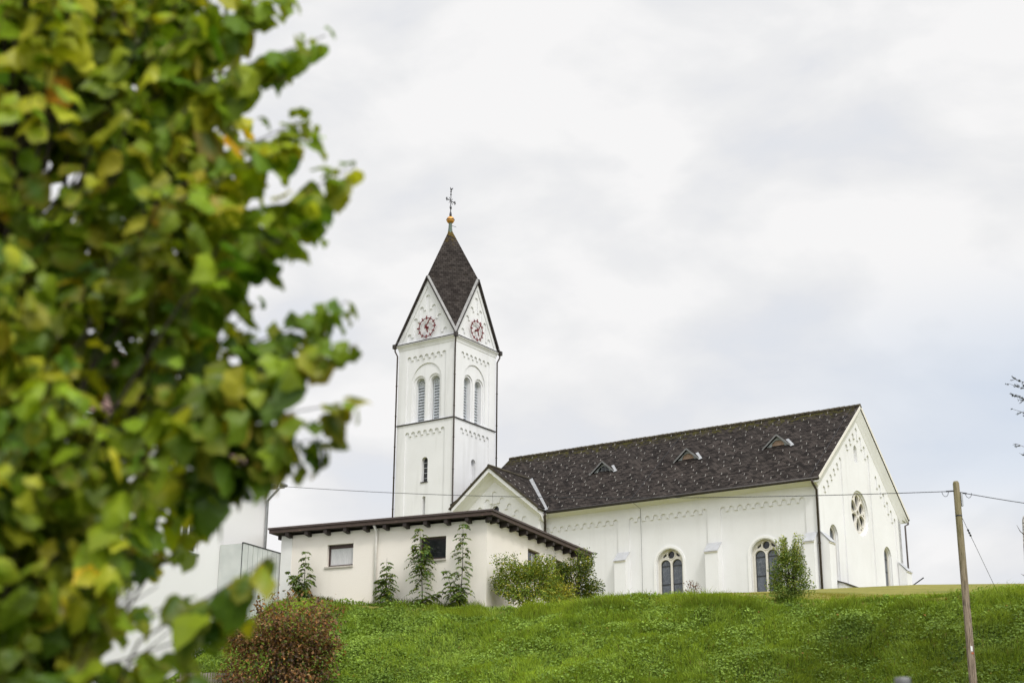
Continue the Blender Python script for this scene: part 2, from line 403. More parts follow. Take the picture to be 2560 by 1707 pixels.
def barkmat(name, a, b_, sc):
    m, t, b = newmat(name); g = noise(t, 3.0, 5, 0.65, ocoord(t, sc))
    t.links.new(ramp(t, g, [(0.35, a), (0.65, b_)]), b.inputs['Base Color']); b.inputs['Roughness'].default_value = 0.9
    bump(t, b, g, 0.5, 0.01); return m
MAT['bark'] = barkmat('grey_brown_bark', (0.035, 0.026, 0.018), (0.10, 0.08, 0.06), (9, 9, 2))
MAT['birch'] = barkmat('birch_bark', (0.06, 0.055, 0.05), (0.62, 0.60, 0.56), (1.5, 1.5, 7))
MAT['leaf'] = leafmat('tree_leaf', 0.40, 0.40, 0.018)
MAT['shrubleaf'] = leafmat('shrub_leaf', 0.30, 0.5, 0.012)
MAT['grassblade'] = leafmat('grass_blade', 0.30, 0.5, 0.008)
def curtainmat():
    m, t, b = newmat('white_net_curtain')
    c = nd(t, 'ShaderNodeTexCoord'); mp_ = nd(t, 'ShaderNodeMapping', {'Scale': (1, 1, 1)}); t.links.new(c.outputs['Object'], mp_.inputs[0])
    w = nd(t, 'ShaderNodeTexWave', {'Vector': mp_.outputs[0], 'Scale': 5.5, 'Distortion': 2.0, 'Detail': 1.0}, bands_direction='X').outputs['Fac']
    t.links.new(ramp(t, w, [(0.0, (0.34, 0.34, 0.35)), (1.0, (0.72, 0.72, 0.72))]), b.inputs['Base Color']); b.inputs['Roughness'].default_value = 0.25
    b.inputs['Coat Weight'].default_value = 0.6; b.inputs['Coat Roughness'].default_value = 0.04
    return m
MAT['curtain'] = curtainmat()
def panelmat():
    m, t, b = newmat('pale_green_grey_cladding')
    n = noise(t, 1.5, 3, 0.5, ocoord(t))
    t.links.new(ramp(t, n, [(0.3, (0.52, 0.545, 0.52)), (0.7, (0.62, 0.64, 0.61))]), b.inputs['Base Color']); b.inputs['Roughness'].default_value = 0.35
    return m
MAT['cladding'] = panelmat()
def groundmat(name, stops, sc):
    m, t, b = newmat(name); v = ocoord(t)
    n = noise(t, sc, 7, 0.65, v); n3 = noise(t, sc * 14, 4, 0.7, v)
    c = ramp(t, n, stops)
    c = mixc(t, 0.7, c, ramp(t, n3, [(0.3, (0.55, 0.55, 0.5)), (0.7, (1.25, 1.25, 1.15))]), 'MULTIPLY')
    t.links.new(c, b.inputs['Base Color']); b.inputs['Roughness'].default_value = 1.0; b.inputs['Specular IOR Level'].default_value = 0.1
    bump(t, b, n3, 0.6, 0.05); return m
MAT['soil'] = groundmat('bank_soil', [(0.3, (0.020, 0.032, 0.008)), (0.7, (0.05, 0.085, 0.018))], 0.7)
MAT['lawn'] = groundmat('mown_lawn', [(0.3, (0.155, 0.17, 0.038)), (0.5, (0.225, 0.215, 0.055)), (0.72, (0.29, 0.255, 0.085))], 0.35)

# ------------------------------------------------------------------ terrain
HX, HY, HPHI = -0.925, 57.0, -0.429                 # near corner and heading of the low hall
HC, HS = math.cos(HPHI), math.sin(HPHI)
def h2w(u, v): return (HX + HC * u - HS * v, HY + HS * u + HC * v)
def w2h(x, y): return (HC * (x - HX) + HS * (y - HY), -HS * (x - HX) + HC * (y - HY))
ZC_U = np.array([-60, -30, -20, -12, -10.6, -9.3, -8.3, -5.9, -3.2, 0.5, 3.2, 5.05, 6.6, 8.1, 10.3, 13.2, 15.1, 16.4, 18.3, 19.7, 30, 60, 120])
ZC_Z = np.array([4.0, 5.0, 5.6, 6.6, 7.2, 7.95, 8.30, 8.08, 7.83, 7.46, 7.47, 7.66, 7.70, 7.56, 7.40, 7.11, 7.07, 7.10, 7.16, 7.21, 7.3, 7.5, 8.0])
def wave(u, v):
    return (0.16 * np.sin(u * 0.9 + v * 0.6) * np.sin(v * 1.3 - u * 0.35 + 1) + 0.09 * np.sin(u * 2.3 + 2) * np.cos(v * 2.1 + 0.7 * u)
            + 0.05 * np.sin(u * 5.1 + v * 3.3) * np.sin(v * 4.7 - u * 1.9))
def terr(u, v):
    u = np.asarray(u, float); v = np.asarray(v, float)
    zc = np.interp(u, ZC_U, ZC_Z)
    s = v + 1.0
    vb = np.interp(u, [-60, -16.8, 3.5, 30], [46, 45.6, 42.2, 40])
    top = np.interp(u, [-40, -20, 4.5, 9.5, 13, 15.6, 25], [13.6, 14.1, 14.12, 14.0, 13.80, 13.64, 13.2])
    tt = np.clip(s / (vb + 1.0), 0, None)
    upz = zc + (top - zc) * np.minimum(tt, 1.0) + np.maximum(v - vb, 0) * 0.008
    upz = np.where(v > 160, upz - (v - 160) * 0.02, upz)
    dn = zc + 0.56 * s - 0.12 * np.exp(-(s / 0.7) ** 2) * (s < 0)
    k = 0.7
    dn = -1.6 + np.log1p(np.exp(np.clip((dn + 1.6) / k, -30, 30))) * k
    z = np.where(s >= 0, upz, dn)
    amp = np.clip((-s - 0.2) / 1.5, 0, 1) * np.clip((s + 17) / 3, 0, 1)
    return z + wave(u, v) * amp
def tz(x, y):
    u, v = w2h(x, y); return float(terr(u, v))
def axis(segs):
    out = []
    for a, b, st in segs: out += list(np.arange(a, b, st))
    out.append(segs[-1][1]); return np.array(out)
GU = axis([(-700, -100, 60), (-100, -30, 7), (-30, -14, 1.0), (-14, 24, 0.3), (24, 60, 1.5), (60, 120, 6), (120, 700, 58)])
GV = axis([(-500, -70, 43), (-70, -22, 4), (-22, -10, 1.0), (-10, 1.2, 0.25), (1.2, 46, 0.9), (46, 100, 5), (100, 900, 50)])
UU, VV = np.meshgrid(GU, GV, indexing='ij')
ZZ = terr(UU, VV)
X = HX + HC * UU - HS * VV; Y = HY + HS * UU + HC * VV
nu, nv = len(GU), len(GV)
idx = np.arange(nu * nv).reshape(nu, nv)
quads = np.stack([idx[:-1, :-1], idx[1:, :-1], idx[1:, 1:], idx[:-1, 1:]], -1).reshape(-1, 4)
vm = (VV[:-1, :-1] + VV[1:, 1:]).reshape(-1) / 2; um = (UU[:-1, :-1] + UU[1:, 1:]).reshape(-1) / 2
def raw_mesh(name, verts, faces, k, mats, matidx=None, smooth=False, cols=None):
    me = bpy.data.meshes.new(name)
    nvv, nf = len(verts), len(faces)
    me.vertices.add(nvv); me.vertices.foreach_set('co', np.ascontiguousarray(verts, dtype=np.float32).ravel())
    me.loops.add(nf * k); me.loops.foreach_set('vertex_index', np.ascontiguousarray(faces, dtype=np.int32).ravel())
    me.polygons.add(nf); me.polygons.foreach_set('loop_start', np.arange(0, nf * k, k, dtype=np.int32))
    try: me.polygons.foreach_set('loop_total', np.full(nf, k, dtype=np.int32))
    except Exception: pass
    for m_ in mats: me.materials.append(m_)
    if matidx is not None: me.polygons.foreach_set('material_index', np.ascontiguousarray(matidx, dtype=np.int32))
    me.polygons.foreach_set('use_smooth', np.full(nf, smooth))
    if cols is not None:
        at = me.color_attributes.new('Col', 'FLOAT_COLOR', 'POINT')
        c4 = np.ones((nvv, 4), np.float32); c4[:, :3] = cols
        at.data.foreach_set('color', c4.ravel())
    me.update(calc_edges=True); me.validate()
    return me
lawn_edge = -1.35 + 0.35 * np.sin(um * 1.3) + 0.2 * np.sin(um * 3.7 + 1)
ter = bpy.data.objects.new("ground", raw_mesh("ground", np.stack([X, Y, ZZ], -1).reshape(-1, 3), quads, 4, [MAT['soil'], MAT['lawn']], (vm > lawn_edge).astype(int), True))
link(ter); ter["kind"] = "structure"; ter["label"] = "grassy bank rising to the mown lawn below the church"

# ------------------------------------------------------------------ church
CX, CY, CPHI, CZ = -4.405, 109.133, -0.59862, 14.15
church = thing("church", "white plastered church with a clock tower and a dark tiled roof on the hill", "church", (CX, CY, CZ), CPHI)
W = 5.5
ZB0 = 12.6                                              # walls run a little into the ground
fr_front = lambda v0: (lambda a, d, z: (a, v0 + d, z))          # faces the camera's left, along u
fr_right = lambda uu: (lambda a, d, z: (uu - d, a, z))          # faces right, along v
fr_back = lambda v0: (lambda a, d, z: (a, v0 - d, z))
fr_left = lambda uu: (lambda a, d, z: (uu + d, a, z))
ZCOR, ZBAND, ZG = 35.93, 29.35, 41.14
OV = 0.235

# --- tower walls
tw = MB()
def tower_face(fr, lo, hi, c):
    cs = [c - 1.713 + 0.571 * i for i in range(7)]
    out1 = rect(lo, hi, ZBAND, ZCOR - 0.02); out2 = rect(lo, hi, ZB0, ZBAND)
    p1 = frieze(cs, [34.82] * 7, 0.2, 0.13, ZBAND + 0.06)
    p2 = frieze(cs, [28.69] * 7, 0.2, 0.13, ZB0 + 0.4)
    tw.slab(fr, out1, [p1], 0.0, 0.09); tw.slab(fr, out2, [p2], 0.0, 0.09)
    big = arched(c, 1.43, ZBAND + 0.07, 32.68, 28)
    tw.slab(fr, out1, [big], 0.09, 0.17)
    l1 = arched(c - 0.72, 0.60, ZBAND + 0.10, 32.57, 18); l2 = arched(c + 0.72, 0.60, ZBAND + 0.10, 32.57, 18)
    tw.slab(fr, out1, [l1, l2], 0.17, 0.25)
    m1 = arched(c - 0.72, 0.44, ZBAND + 0.12, 32.57, 18); m2 = arched(c + 0.72, 0.44, ZBAND + 0.12, 32.57, 18)
    tw.slab(fr, out1, [m1, m2], 0.25, 0.80)
    w1 = arched(c, 0.29, 24.62, 26.27, 14); w2 = arched(c, 0.15, 21.2, 23.37, 10)
    tw.slab(fr, out2, [w1, w2], 0.09, 0.80)
tower_face(fr_front(0), -W, 0, -W / 2)
tower_face(fr_right(0), 0.80, W - 0.3, W / 2)
tw.slab(fr_back(W), rect(-W, 0, ZB0, ZCOR - 0.02), [], 0, 0.3)
tw.slab(fr_left(-W), rect(0.80, W - 0.3, ZB0, ZCOR - 0.02), [], 0, 0.3)
# cornice: coved ring under the gables
def ring(mb, prof, m=0):
    P = []
    for o, z in prof:
        a = W / 2 + o
        for sx, sy in ((-1, -1), (1, -1), (1, 1), (-1, 1)): P.append((-W / 2 + sx * a, W / 2 + sy * a, z))
    n = len(prof)
    mb.mesh(P, [(i * 4 + k, i * 4 + (k + 1) % 4, (i + 1) * 4 + (k + 1) % 4, (i + 1) * 4 + k) for i in range(n - 1) for k in range(4)], m)
ring(tw, [(-0.05, 35.42), (0.03, 35.45), (0.05, 35.58), (0.13, 35.74), (0.20, 35.80), (0.20, 35.87), (-0.05, 35.87)])
tower_wall = tw.build("tower_wall", MAT['plaster_tower'], church, CZ)
tb = MB(); ring(tb, [(-0.02, 35.875), (0.235, 35.875), (0.235, 35.935), (-0.02, 35.95)])
tb.build("cornice_flashing", MAT['gutter'], church, CZ)
tb = MB(); ring(tb, [(-0.02, ZBAND - 0.07), (0.10, ZBAND - 0.04), (0.10, ZBAND + 0.01), (-0.02, ZBAND + 0.05)])
tb.build("string_course", MAT['gutter'], church, CZ)
# --- tower gables
SL = (ZG - 35.87) / (W / 2 + OV)
def gable_face(name, fr, c):
    g = MB()
    half = (ZG - 0.10 - 35.95) / SL
    tri = [(c - half, 35.95), (c + half, 35.95), (c, ZG - 0.10)]
    st = [(-1.76, 36.72), (-1.18, 37.94), (-0.59, 38.81), (0.0, 39.73), (0.59, 38.81), (1.18, 37.94), (1.76, 36.72)]
    pan = frieze([c + s for s, _ in st], [t for _, t in st], 0.2, 0.13, 36.05)
    inner = [(c - half + 0.35, 36.0), (c + half - 0.35, 36.0), (c, ZG - 0.10 - 0.35 * SL)]
    g.slab(fr, tri, [inner], -0.07, -0.005)
    g.slab(fr, tri, [pan], 0.0, 0.08)
    disc = arc(c, 36.99, 0.44, 0, 359, 40)
    g.slab(fr, tri, [disc], 0.08, 0.14)
    g.slab(fr, tri, [], 0.14, 0.30)
    return g.build("tower_gable", MAT['plaster_tower'], church, CZ)
faces = [(fr_front(0.0), -W / 2), (fr_right(0.0), W / 2), (fr_back(W), -W / 2), (fr_left(-W), W / 2)]
for fr, c in faces: gable_face("tower_gable", fr, c)
# drain holes by the gable feet
# --- clocks
def clock(fr, c):
    cz = 36.99
    k = MB()
    rin, rout = 0.735, 0.795
    N = 48
    V = []
    for d in (-0.10, -0.06):
        for r in (rin, rout):
            for i in range(N):
                t = 2 * math.pi * i / N; V.append(fr(c + r * math.cos(t), d, cz + r * math.sin(t)))
    Fc = []
    for i in range(N):
        j = (i + 1) % N
        Fc += [(i, j, N + j, N + i), (2 * N + i, 3 * N + i, 3 * N + j, 2 * N + j), (N + i, N + j, 3 * N + j, 3 * N + i), (i, 2 * N + i, 2 * N + j, j)]
    k.mesh(V, Fc)
    dial = k.build("clock_face", MAT['clockred'], church, CZ)
    def barat(name, ang, r0_, r1_, w, d):
        b_ = MB(); s_, c_ = math.sin(RAD(ang)), math.cos(RAD(ang))
        q = [(-w / 2, r0_), (w / 2, r0_), (w / 2, r1_), (-w / 2, r1_)]
        pts = [(c + x * c_ + y * s_, cz - x * s_ + y * c_) for x, y in q]
        b_.slab(fr, pts, [], d - 0.035, d)
        return b_.build(name, MAT['clockred'], dial, CZ)
    for h in range(12):
        if h % 3 == 0: barat("hour_mark", h * 30, 0.63, 0.93, 0.11, -0.105)
        else: barat("hour_mark", h * 30, 0.64, 0.91, 0.085, -0.105)
    barat("minute_hand", 33, -0.18, 0.76, 0.08, -0.20)
    barat("hour_hand", 160, -0.20, 0.50, 0.10, -0.15)
    hb = MB(); hb.slab(fr, arc(c, cz, 0.085, 0, 345, 16), [], -0.245, 0.08); hb.build("clock_hub", MAT['clockred'], dial, CZ)
clock(fr_front(0.0), -W / 2); clock(fr_right(0.0), W / 2)
# --- belfry windows with louvres, slit windows
def belfry(fr, c, lo):
    for s in (-0.76, 0.80):
        p = MB(); z = ZBAND + 0.16
        cc = c + s
        p.slab(fr, arched(cc, 0.46, ZBAND + 0.13, 32.57, 18), [arched(cc, 0.37, ZBAND + 0.19, 32.55, 18)], 0.56, 0.62)
        fo = p.build("belfry_window", MAT['louver'], church, CZ)
        lv = MB()
        while z < 32.45:
            v = [fr(cc - 0.37, 0.58, z), fr(cc + 0.37, 0.58, z), fr(cc + 0.37, 0.72, z + 0.235), fr(cc - 0.37, 0.72, z + 0.235)]
            t_ = 0.025
            v2 = [fr(cc - 0.37, 0.58, z + t_), fr(cc + 0.37, 0.58, z + t_), fr(cc + 0.37, 0.72, z + 0.235 + t_), fr(cc - 0.37, 0.72, z + 0.235 + t_)]
            lv.hexa(v + v2); z += 0.232
        lv.build("louver", MAT['louver'], fo, CZ)
        hd = MB(); hd.slab(fr, [(cc - 0.37, 32.5), (cc + 0.37, 32.5)] + arc(cc, 32.55, 0.37, 0, 180, 14),
                           [arc(cc - 0.14, 32.68, 0.05, 0, 315, 8), arc(cc + 0.14, 32.68, 0.05, 0, 315, 8), arc(cc, 32.8, 0.05, 0, 315, 8)], 0.63, 0.67)
        hd.build("arched_head", MAT['louver'], fo, CZ)
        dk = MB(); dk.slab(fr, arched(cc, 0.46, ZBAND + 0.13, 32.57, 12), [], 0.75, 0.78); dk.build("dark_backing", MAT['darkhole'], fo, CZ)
belfry(fr_front(0), -W / 2, -W); belfry(fr_right(0), W / 2, 0)
def slit(fr, c, r, z0, zs, glass, sill, bars):
    p = MB(); p.slab(fr, arched(c, r + 0.02, z0 - 0.02, zs, 12), [], 0.40, 0.44)
    o = p.build("tower_window", glass, church, CZ)
    if bars:
        for k in range(4):
            b_ = MB(); zz = z0 + 0.32 + k * 0.40
            b_.hexa([fr(c - r, 0.36, zz), fr(c + r, 0.36, zz), fr(c + r, 0.40, zz), fr(c - r, 0.40, zz), fr(c - r, 0.36, zz + 0.03), fr(c + r, 0.36, zz + 0.03), fr(c + r, 0.40, zz + 0.03), fr(c - r, 0.40, zz + 0.03)])
            b_.build("glazing_bar", MAT['louver'], o, CZ)
    if sill:
        s_ = MB(); s_.hexa([fr(c - r - 0.06, 0.02, z0 - 0.06), fr(c + r + 0.06, 0.02, z0 - 0.06), fr(c + r, 0.40, z0 - 0.02), fr(c - r, 0.40, z0 - 0.02), fr(c - r - 0.06, 0.02, z0), fr(c + r + 0.06, 0.02, z0), fr(c + r, 0.40, z0 + 0.06), fr(c - r, 0.40, z0 + 0.06)])
        s_.build("sill", MAT['gutter'], o, CZ)
slit(fr_front(0), -W / 2, 0.29, 24.62, 26.27, MAT['darkglass'], True, True)
slit(fr_right(0), W / 2, 0.29, 24.62, 26.27, MAT['plaster_tower'], True, False)
slit(fr_front(0), -W / 2, 0.15, 21.2, 23.37, MAT['plaster_tower'], False, False)
# --- tower roof: four rhombic tiled faces
H_ = W / 2 + OV; ZT = 2 * ZG - 35.87
cc0 = (-W / 2, W / 2)
rf = MB()
for a in range(4):
    t = math.pi / 2 * a
    rot = lambda x, y: (cc0[0] + x * math.cos(t) - y * math.sin(t), cc0[1] + x * math.sin(t) + y * math.cos(t))
    co = [(H_, -H_, 35.90), (H_, 0, ZG), (0, 0, ZT), (0, -H_, ZG)]
    P = [Vector((*rot(x, y), z)) for x, y, z in co]
    ax = (P[1] - P[3]).normalized(); upv = (P[2] - P[0]).normalized()
    uv = [((p - P[0]).dot(ax), (p - P[0]).dot(upv)) for p in P]
    n_ = ax.cross(upv)
    if n_.z < 0: n_ = -n_
    Q = [p + n_ * 0.0 for p in P]; Bq = [p - n_ * 0.13 for p in P]
    rf.face(Q, 0, uv); rf.face(Bq[::-1], 0, [uv[i] for i in (3, 2, 1, 0)])
    for i in range(4):
        j = (i + 1) % 4; rf.face([Q[i], Q[j], Bq[j], Bq[i]], 0, [uv[i], uv[j], uv[j], uv[i]])
tower_roof = rf.build("tower_roof", MAT['roof_tower'], church, CZ)
for a in range(4):
    t = math.pi / 2 * a
    rot = lambda x, y: (cc0[0] + x * math.cos(t) - y * math.sin(t), cc0[1] + x * math.sin(t) + y * math.cos(t))
    for (xa, ya), (xb, yb) in (((H_ + .015, -H_ - .015), (H_ + .015, 0)), ((H_ + .015, -H_ - .015), (0, -H_ - .015))):
        A = Vector((*rot(xa, ya), 35.88)); B = Vector((*rot(xb, yb), ZG + 0.03))
        B = B + (B - A).normalized() * 0.06
        vg = MB(); vg.bar(A, B, 0.06, 0.085); vg.build("gable_verge", MAT['gutter'], church, CZ)
    for (xa, ya, xb, yb, ix, iy) in ((H_, -H_, H_, 0, -1, 0), (H_, -H_, 0, -H_, 0, 1)):
        A = Vector((*rot(xa + ix * 0.17, ya + iy * 0.17), 35.90 + 0.28)); B = Vector((*rot(xb + ix * 0.17, yb + iy * 0.17), ZG + 0.28))
        A = Vector((*rot(xa + ix * 0.10, ya + iy * 0.10), 36.06)); B = Vector((*rot(xb + ix * 0.10, yb + iy * 0.10), ZG + 0.16))
        fl = MB(); fl.bar(A, B, 0.24, 0.05, upv=Vector((*rot(1, -1), 0)) - Vector((*rot(0, 0), 0)) + Vector((0, 0, 0.8))); fl.build("verge_flashing", MAT['greytrim'], tower_roof, CZ)
for sx, sy in ((-1, -1), (1, -1), (1, 1), (-1, 1)):
    x, y = -W / 2 + sx * (H_ + 0.03), W / 2 + sy * (H_ + 0.03)
    cb_ = MB(); cb_.box(x - 0.13, x + 0.13, y - 0.13, y + 0.13, 35.66, 35.99); cb_.build("rainwater_head", MAT['gutter'], church, CZ)
def pipe(pts, r, mat, parent, z0, name="downpipe"):
    p = MB(); p.tube(pts, r, 8)
    pts = [Vector(q) for q in pts]
    long_ = max(range(len(pts) - 1), key=lambda i: (pts[i + 1] - pts[i]).length)
    a, b_ = pts[long_], pts[long_ + 1]; n_ = max(1, int((b_ - a).length / 2.4))
    for k in range(1, n_): p.tube([a.lerp(b_, k / n_) - (b_ - a).normalized() * 0.03, a.lerp(b_, k / n_) + (b_ - a).normalized() * 0.03], r * 1.35, 8)
    return p.build(name, mat, parent, z0)
e_ = 0.09
pipe([(H_ - W / 2 + 0.0, -OV, 35.7), (H_ - W / 2, -OV, 35.5), (e_, -e_, 35.15), (e_, -e_, 22.75), (0.22, -0.16, 22.35), (0.26, -0.20, 22.1), (0.26, -0.20, 20.0)], 0.062, MAT['darkpipe'], church, CZ)
pipe([(-W - OV, -OV, 35.7), (-W - OV, -OV, 35.45), (-W - e_, -e_, 35.05), (-W - e_, -e_, 13)], 0.062, MAT['darkpipe'], church, CZ)
pipe([(OV, W + OV, 35.7), (OV, W + OV, 35.45), (e_, W + e_, 35.05), (e_, W + e_, 22)], 0.062, MAT['darkpipe'], church, CZ)
# --- finial
sx0, sy0 = cc0
fb = MB(); fb.lathe([(0.40, 45.30), (0.30, 45.48), (0.22, 45.80), (0.155, 46.35), (0.13, 46.70), (0.15, 46.72), (0.15, 46.80), (0.09, 46.82)], cc0, 8, smooth=False)
fb.build("finial_cone", MAT['copper'], church, CZ)
fb = MB(); fb.lathe([(0.05, 46.76)] + [(0.33 * math.cos(RAD(a)), 47.07 + 0.32 * math.sin(RAD(a))) for a in range(-75, 80, 15)] + [(0.05, 47.38)], cc0, 24)
ball = fb.build("finial_ball", MAT['gold'], church, CZ)
fb = MB(); fb.lathe([(0.33, 47.05), (0.352, 47.06), (0.352, 47.10), (0.33, 47.11)], cc0, 24); fb.build("ball_band", MAT['iron'], ball, CZ)
cr_ = MB()
P3 = lambda dv, z: (sx0, sy0 + dv, z)
cr_.tube([P3(0, 47.3), P3(0, 49.75)], 0.034, 6)
cr_.lathe([(0.10, 47.36), (0.10, 47.62), (0.075, 47.66), (0.075, 47.75), (0.05, 47.8)], cc0, 10)
cr_.tube([P3(-0.62, 48.78), P3(0.62, 48.78)], 0.030, 6)
def blob(p, r): cr_.lathe([(r * 0.4, p[2] - r * 0.9), (r, p[2]), (r * 0.4, p[2] + r * 0.9)], (p[0], p[1]), 6)
for sgn in (-1, 1):
    for dv, dz in ((0.62, 0), (0.55, 0.10), (0.55, -0.10), (0.38, 0.0)): blob(P3(sgn * dv, 48.78 + dz), 0.062)
for z in (48.15, 49.35, 49.6): blob(P3(0, z), 0.08)
for a in range(0, 360, 45):
    if a % 90: cr_.tube([P3(0.08 * math.cos(RAD(a)), 48.78 + 0.08 * math.sin(RAD(a))), P3(0.36 * math.cos(RAD(a)), 48.78 + 0.36 * math.sin(RAD(a)))], 0.022, 5)
for dv in (-0.13, 0.13):
    cr_.tube([P3(dv * 0.2, 48.0), P3(dv, 48.12), P3(dv * 0.9, 48.26), P3(dv * 0.1, 48.32)], 0.022, 5)
cr_.tube([P3(0, 49.7), P3(-0.04, 49.85), P3(-0.10, 49.98)], [0.04, 0.05, 0.015], 6)
cr_.tube([P3(0, 49.7), P3(0.10, 49.86), P3(0.24, 50.0), P3(0.30, 50.02)], [0.04, 0.055, 0.04, 0.012], 6)
cr_.build("finial_cross", MAT['iron'], church, CZ)
la = MB(); la.tube([(sx0 + 0.1, sy0, 46.55), (sx0 + 0.45, sy0 + 0.2, 46.42)], 0.02, 5); la.build("lightning_arm", MAT['iron'], church, CZ)

# --- nave
VN, U1, VR, ZR, KR = 1.05, 28.617, 8.505, 27.785, 0.8007
VB = 15.96; EAV = 0.764; ZE = 21.204; GOV = 0.407; UL = -0.61
rz = lambda v: ZR - KR * abs(v - VR)
bays = [(7.8, 13.46), (14.75, 20.39), (21.76, 27.46)]
nw = MB()
frN = fr_front(VN)
pans = []
for a, b_ in bays:
    cs = [a + (b_ - a) * i / 9 for i in range(10)]
    pans.append(frieze(cs, [20.16] * 10, 0.2, 0.13, 13.2))
outN = rect(0.02, U1, ZB0, 21.35)
nw.slab(frN, outN, pans, 0.0, 0.09)
wins = [17.6, 24.62]
nw.slab(frN, outN, [arched(c, 1.02, 13.5, 16.72, 28) for c in wins], 0.09, 0.75)
nw.slab(fr_back(VB), rect(0.02, U1, ZB0, 21.35), [], 0, 0.5)
nw.slab(fr_left(UL + 0.3), [(1.8, ZB0), (15.4, ZB0), (15.4, 21.4), (VR, ZR - 0.25), (1.8, 21.9)], [], 0, 0.4)
# coved eaves, front and back
for v0, s in ((VN, -1), (VB, 1)):
    prof = [(0, 20.83), (0.04, 20.85), (0.16, 20.93), (0.36, 21.00), (0.56, 21.03), (0.56, 21.12), (-0.05, 21.5)]
    for i in range(len(prof) - 1):
        (d0, z0_), (d1, z1_) = prof[i], prof[i + 1]
        ua = 7.62 if s < 0 else 0.02
        ub = U1 + 0.005
        nw.face([(ua, v0 + s * d0, z0_), (ub, v0 + s * d0, z0_), (ub, v0 + s * d1, z1_), (ua, v0 + s * d1, z1_)])
    nw.face([(U1 + 0.005, v0 + s * d, z) for d, z in prof])
nave_wall = nw.build("nave_wall", MAT['plaster'], church, CZ)
# --- gable wall on the right
gw = MB(); frG = fr_right(U1)
gpoly = [(VN, ZB0), (VB, ZB0), (VB, 21.45), (VR, ZR - 0.16), (VN, 21.45)]
gpoly_in = [(VN + 0.75, ZB0), (VB - 0.5, ZB0), (VB - 0.5, 21.7), (VR, ZR - 0.16), (VN + 0.75, 21.95)]
L6 = [2.04 + 0.615 * i for i in range(6)]; LT = [20.95 + 0.506 * i for i in range(6)]
pl = frieze(L6, LT, 0.2, 0.13, 13.2)
C7 = [8.36 + 0.648 * (i - 3) for i in range(7)]; CT = [26.22 - 0.52 * abs(i - 3) for i in range(7)]
pc = frieze(C7, CT, 0.2, 0.13, 13.2)
R6 = [11.58 + 0.646 * i for i in range(6)]; RT = [23.41 - 0.50 * i for i in range(6)]
pr = frieze(R6, RT, 0.2, 0.13, 13.2)
gw.slab(frG, [(VN + 0.75, ZB0), (VB, ZB0), (VB, 21.45), (VR, ZR - 0.16), (VN + 0.75, 21.95)], [pl, pc, pr], 0.0, 0.09)
gw.slab(frG, gpoly_in, [arched(3.45, 0.70, 14.85, 17.95, 20), arched(13.15, 0.72, 14.85, 17.92, 20), arc(8.36, 20.22, 1.56, 0, 352.5, 47), arched(8.22, 0.30, 23.75, 24.66, 12)], 0.09, 0.20)
gw.slab(frG, gpoly_in, [arched(3.45, 0.62, 14.9, 17.95, 20), arched(13.15, 0.64, 14.9, 17.92, 20), arc(8.36, 20.22, 1.44, 0, 352.5, 47), arched(8.22, 0.30, 23.75, 24.66, 12)], 0.20, 0.5)
# raking cove under the verge
dz = [(-0.002, -1.10), (0.03, -1.05), (0.12, -0.80), (0.26, -0.48), (0.345, -0.30), (0.345, -0.12)]
for s in (-1, 1):
    vend = VR + s * (VR - VN + EAV)
    for i in range(len(dz) - 1):
        (o0, a0), (o1, a1) = dz[i], dz[i + 1]
        vw = VN if s < 0 else VB
        e0, e1 = max(a0, -0.34), max(a1, -0.34)
        gw.face([(U1 + o0, VR, ZR + a0), (U1 + o0, vw, rz(vw) + a0), (U1 + o1, vw, rz(vw) + a1), (U1 + o1, VR, ZR + a1)])
        gw.face([(U1 + o0, vw, rz(vw) + a0), (U1 + o0, vend, rz(vend) + e0), (U1 + o1, vend, rz(vend) + e1), (U1 + o1, vw, rz(vw) + a1)])
    gw.face([(U1 + o, vend, rz(vend) + max(a, -0.34)) for o, a in dz] + [(U1 - 0.02, vend, rz(vend) - 0.12)])
    gw.face([(U1 - 0.002, vw, rz(vw) - 1.10), (U1 - 0.002, vend, rz(vend) - 0.34), (U1 - 0.002, vend, rz(vend) - 0.12), (U1 - 0.002, vw, rz(vw) - 0.12)])
gw.build("gable_wall", MAT['plaster'], church, CZ)
# --- nave roof
nr = MB()
def roof_plane(mb, ua, ub, v_e, v_r, z_r, k, th=0.14, uoff=0.0):
    s = 1 if v_r > v_e else -1
    z_e = z_r - k * abs(v_r - v_e); ln = math.hypot(v_r - v_e, z_r - z_e)
    uv = [(ua + uoff, 0), (ub + uoff, 0), (ub + uoff, ln), (ua + uoff, ln)]
    T = [(ua, v_e, z_e), (ub, v_e, z_e), (ub, v_r, z_r), (ua, v_r, z_r)]
    n_ = Vector((0, -s * k, 1)).normalized()
    Bt = [tuple(Vector(p) - n_ * th) for p in T]
    mb.face(T, 0, uv); mb.face(Bt[::-1], 0, [uv[i] for i in (3, 2, 1, 0)])
    for i in range(4):
        j = (i + 1) % 4; mb.face([T[i], T[j], Bt[j], Bt[i]], 0, [uv[i], uv[j], (uv[j][0], uv[j][1] + .1), (uv[i][0], uv[i][1] + .1)])
VE = VN - EAV
_po = [(8.20, VE), (U1 + GOV, VE), (U1 + GOV, VR), (UL, VR), (UL, 5.56), (0.06, 5.56), (0.06, 5.05), (3.60, 5.00)]
_T = [(u, v, rz(v)) for u, v in _po]; _n = Vector((0, -KR, 1)).normalized()
_B = [tuple(Vector(p) - _n * 0.14) for p in _T]
_uv = [(u, (v - VE) * math.hypot(1, KR)) for u, v in _po]
nr.face(_T, 0, _uv); nr.face(_B[::-1], 0, _uv[::-1])
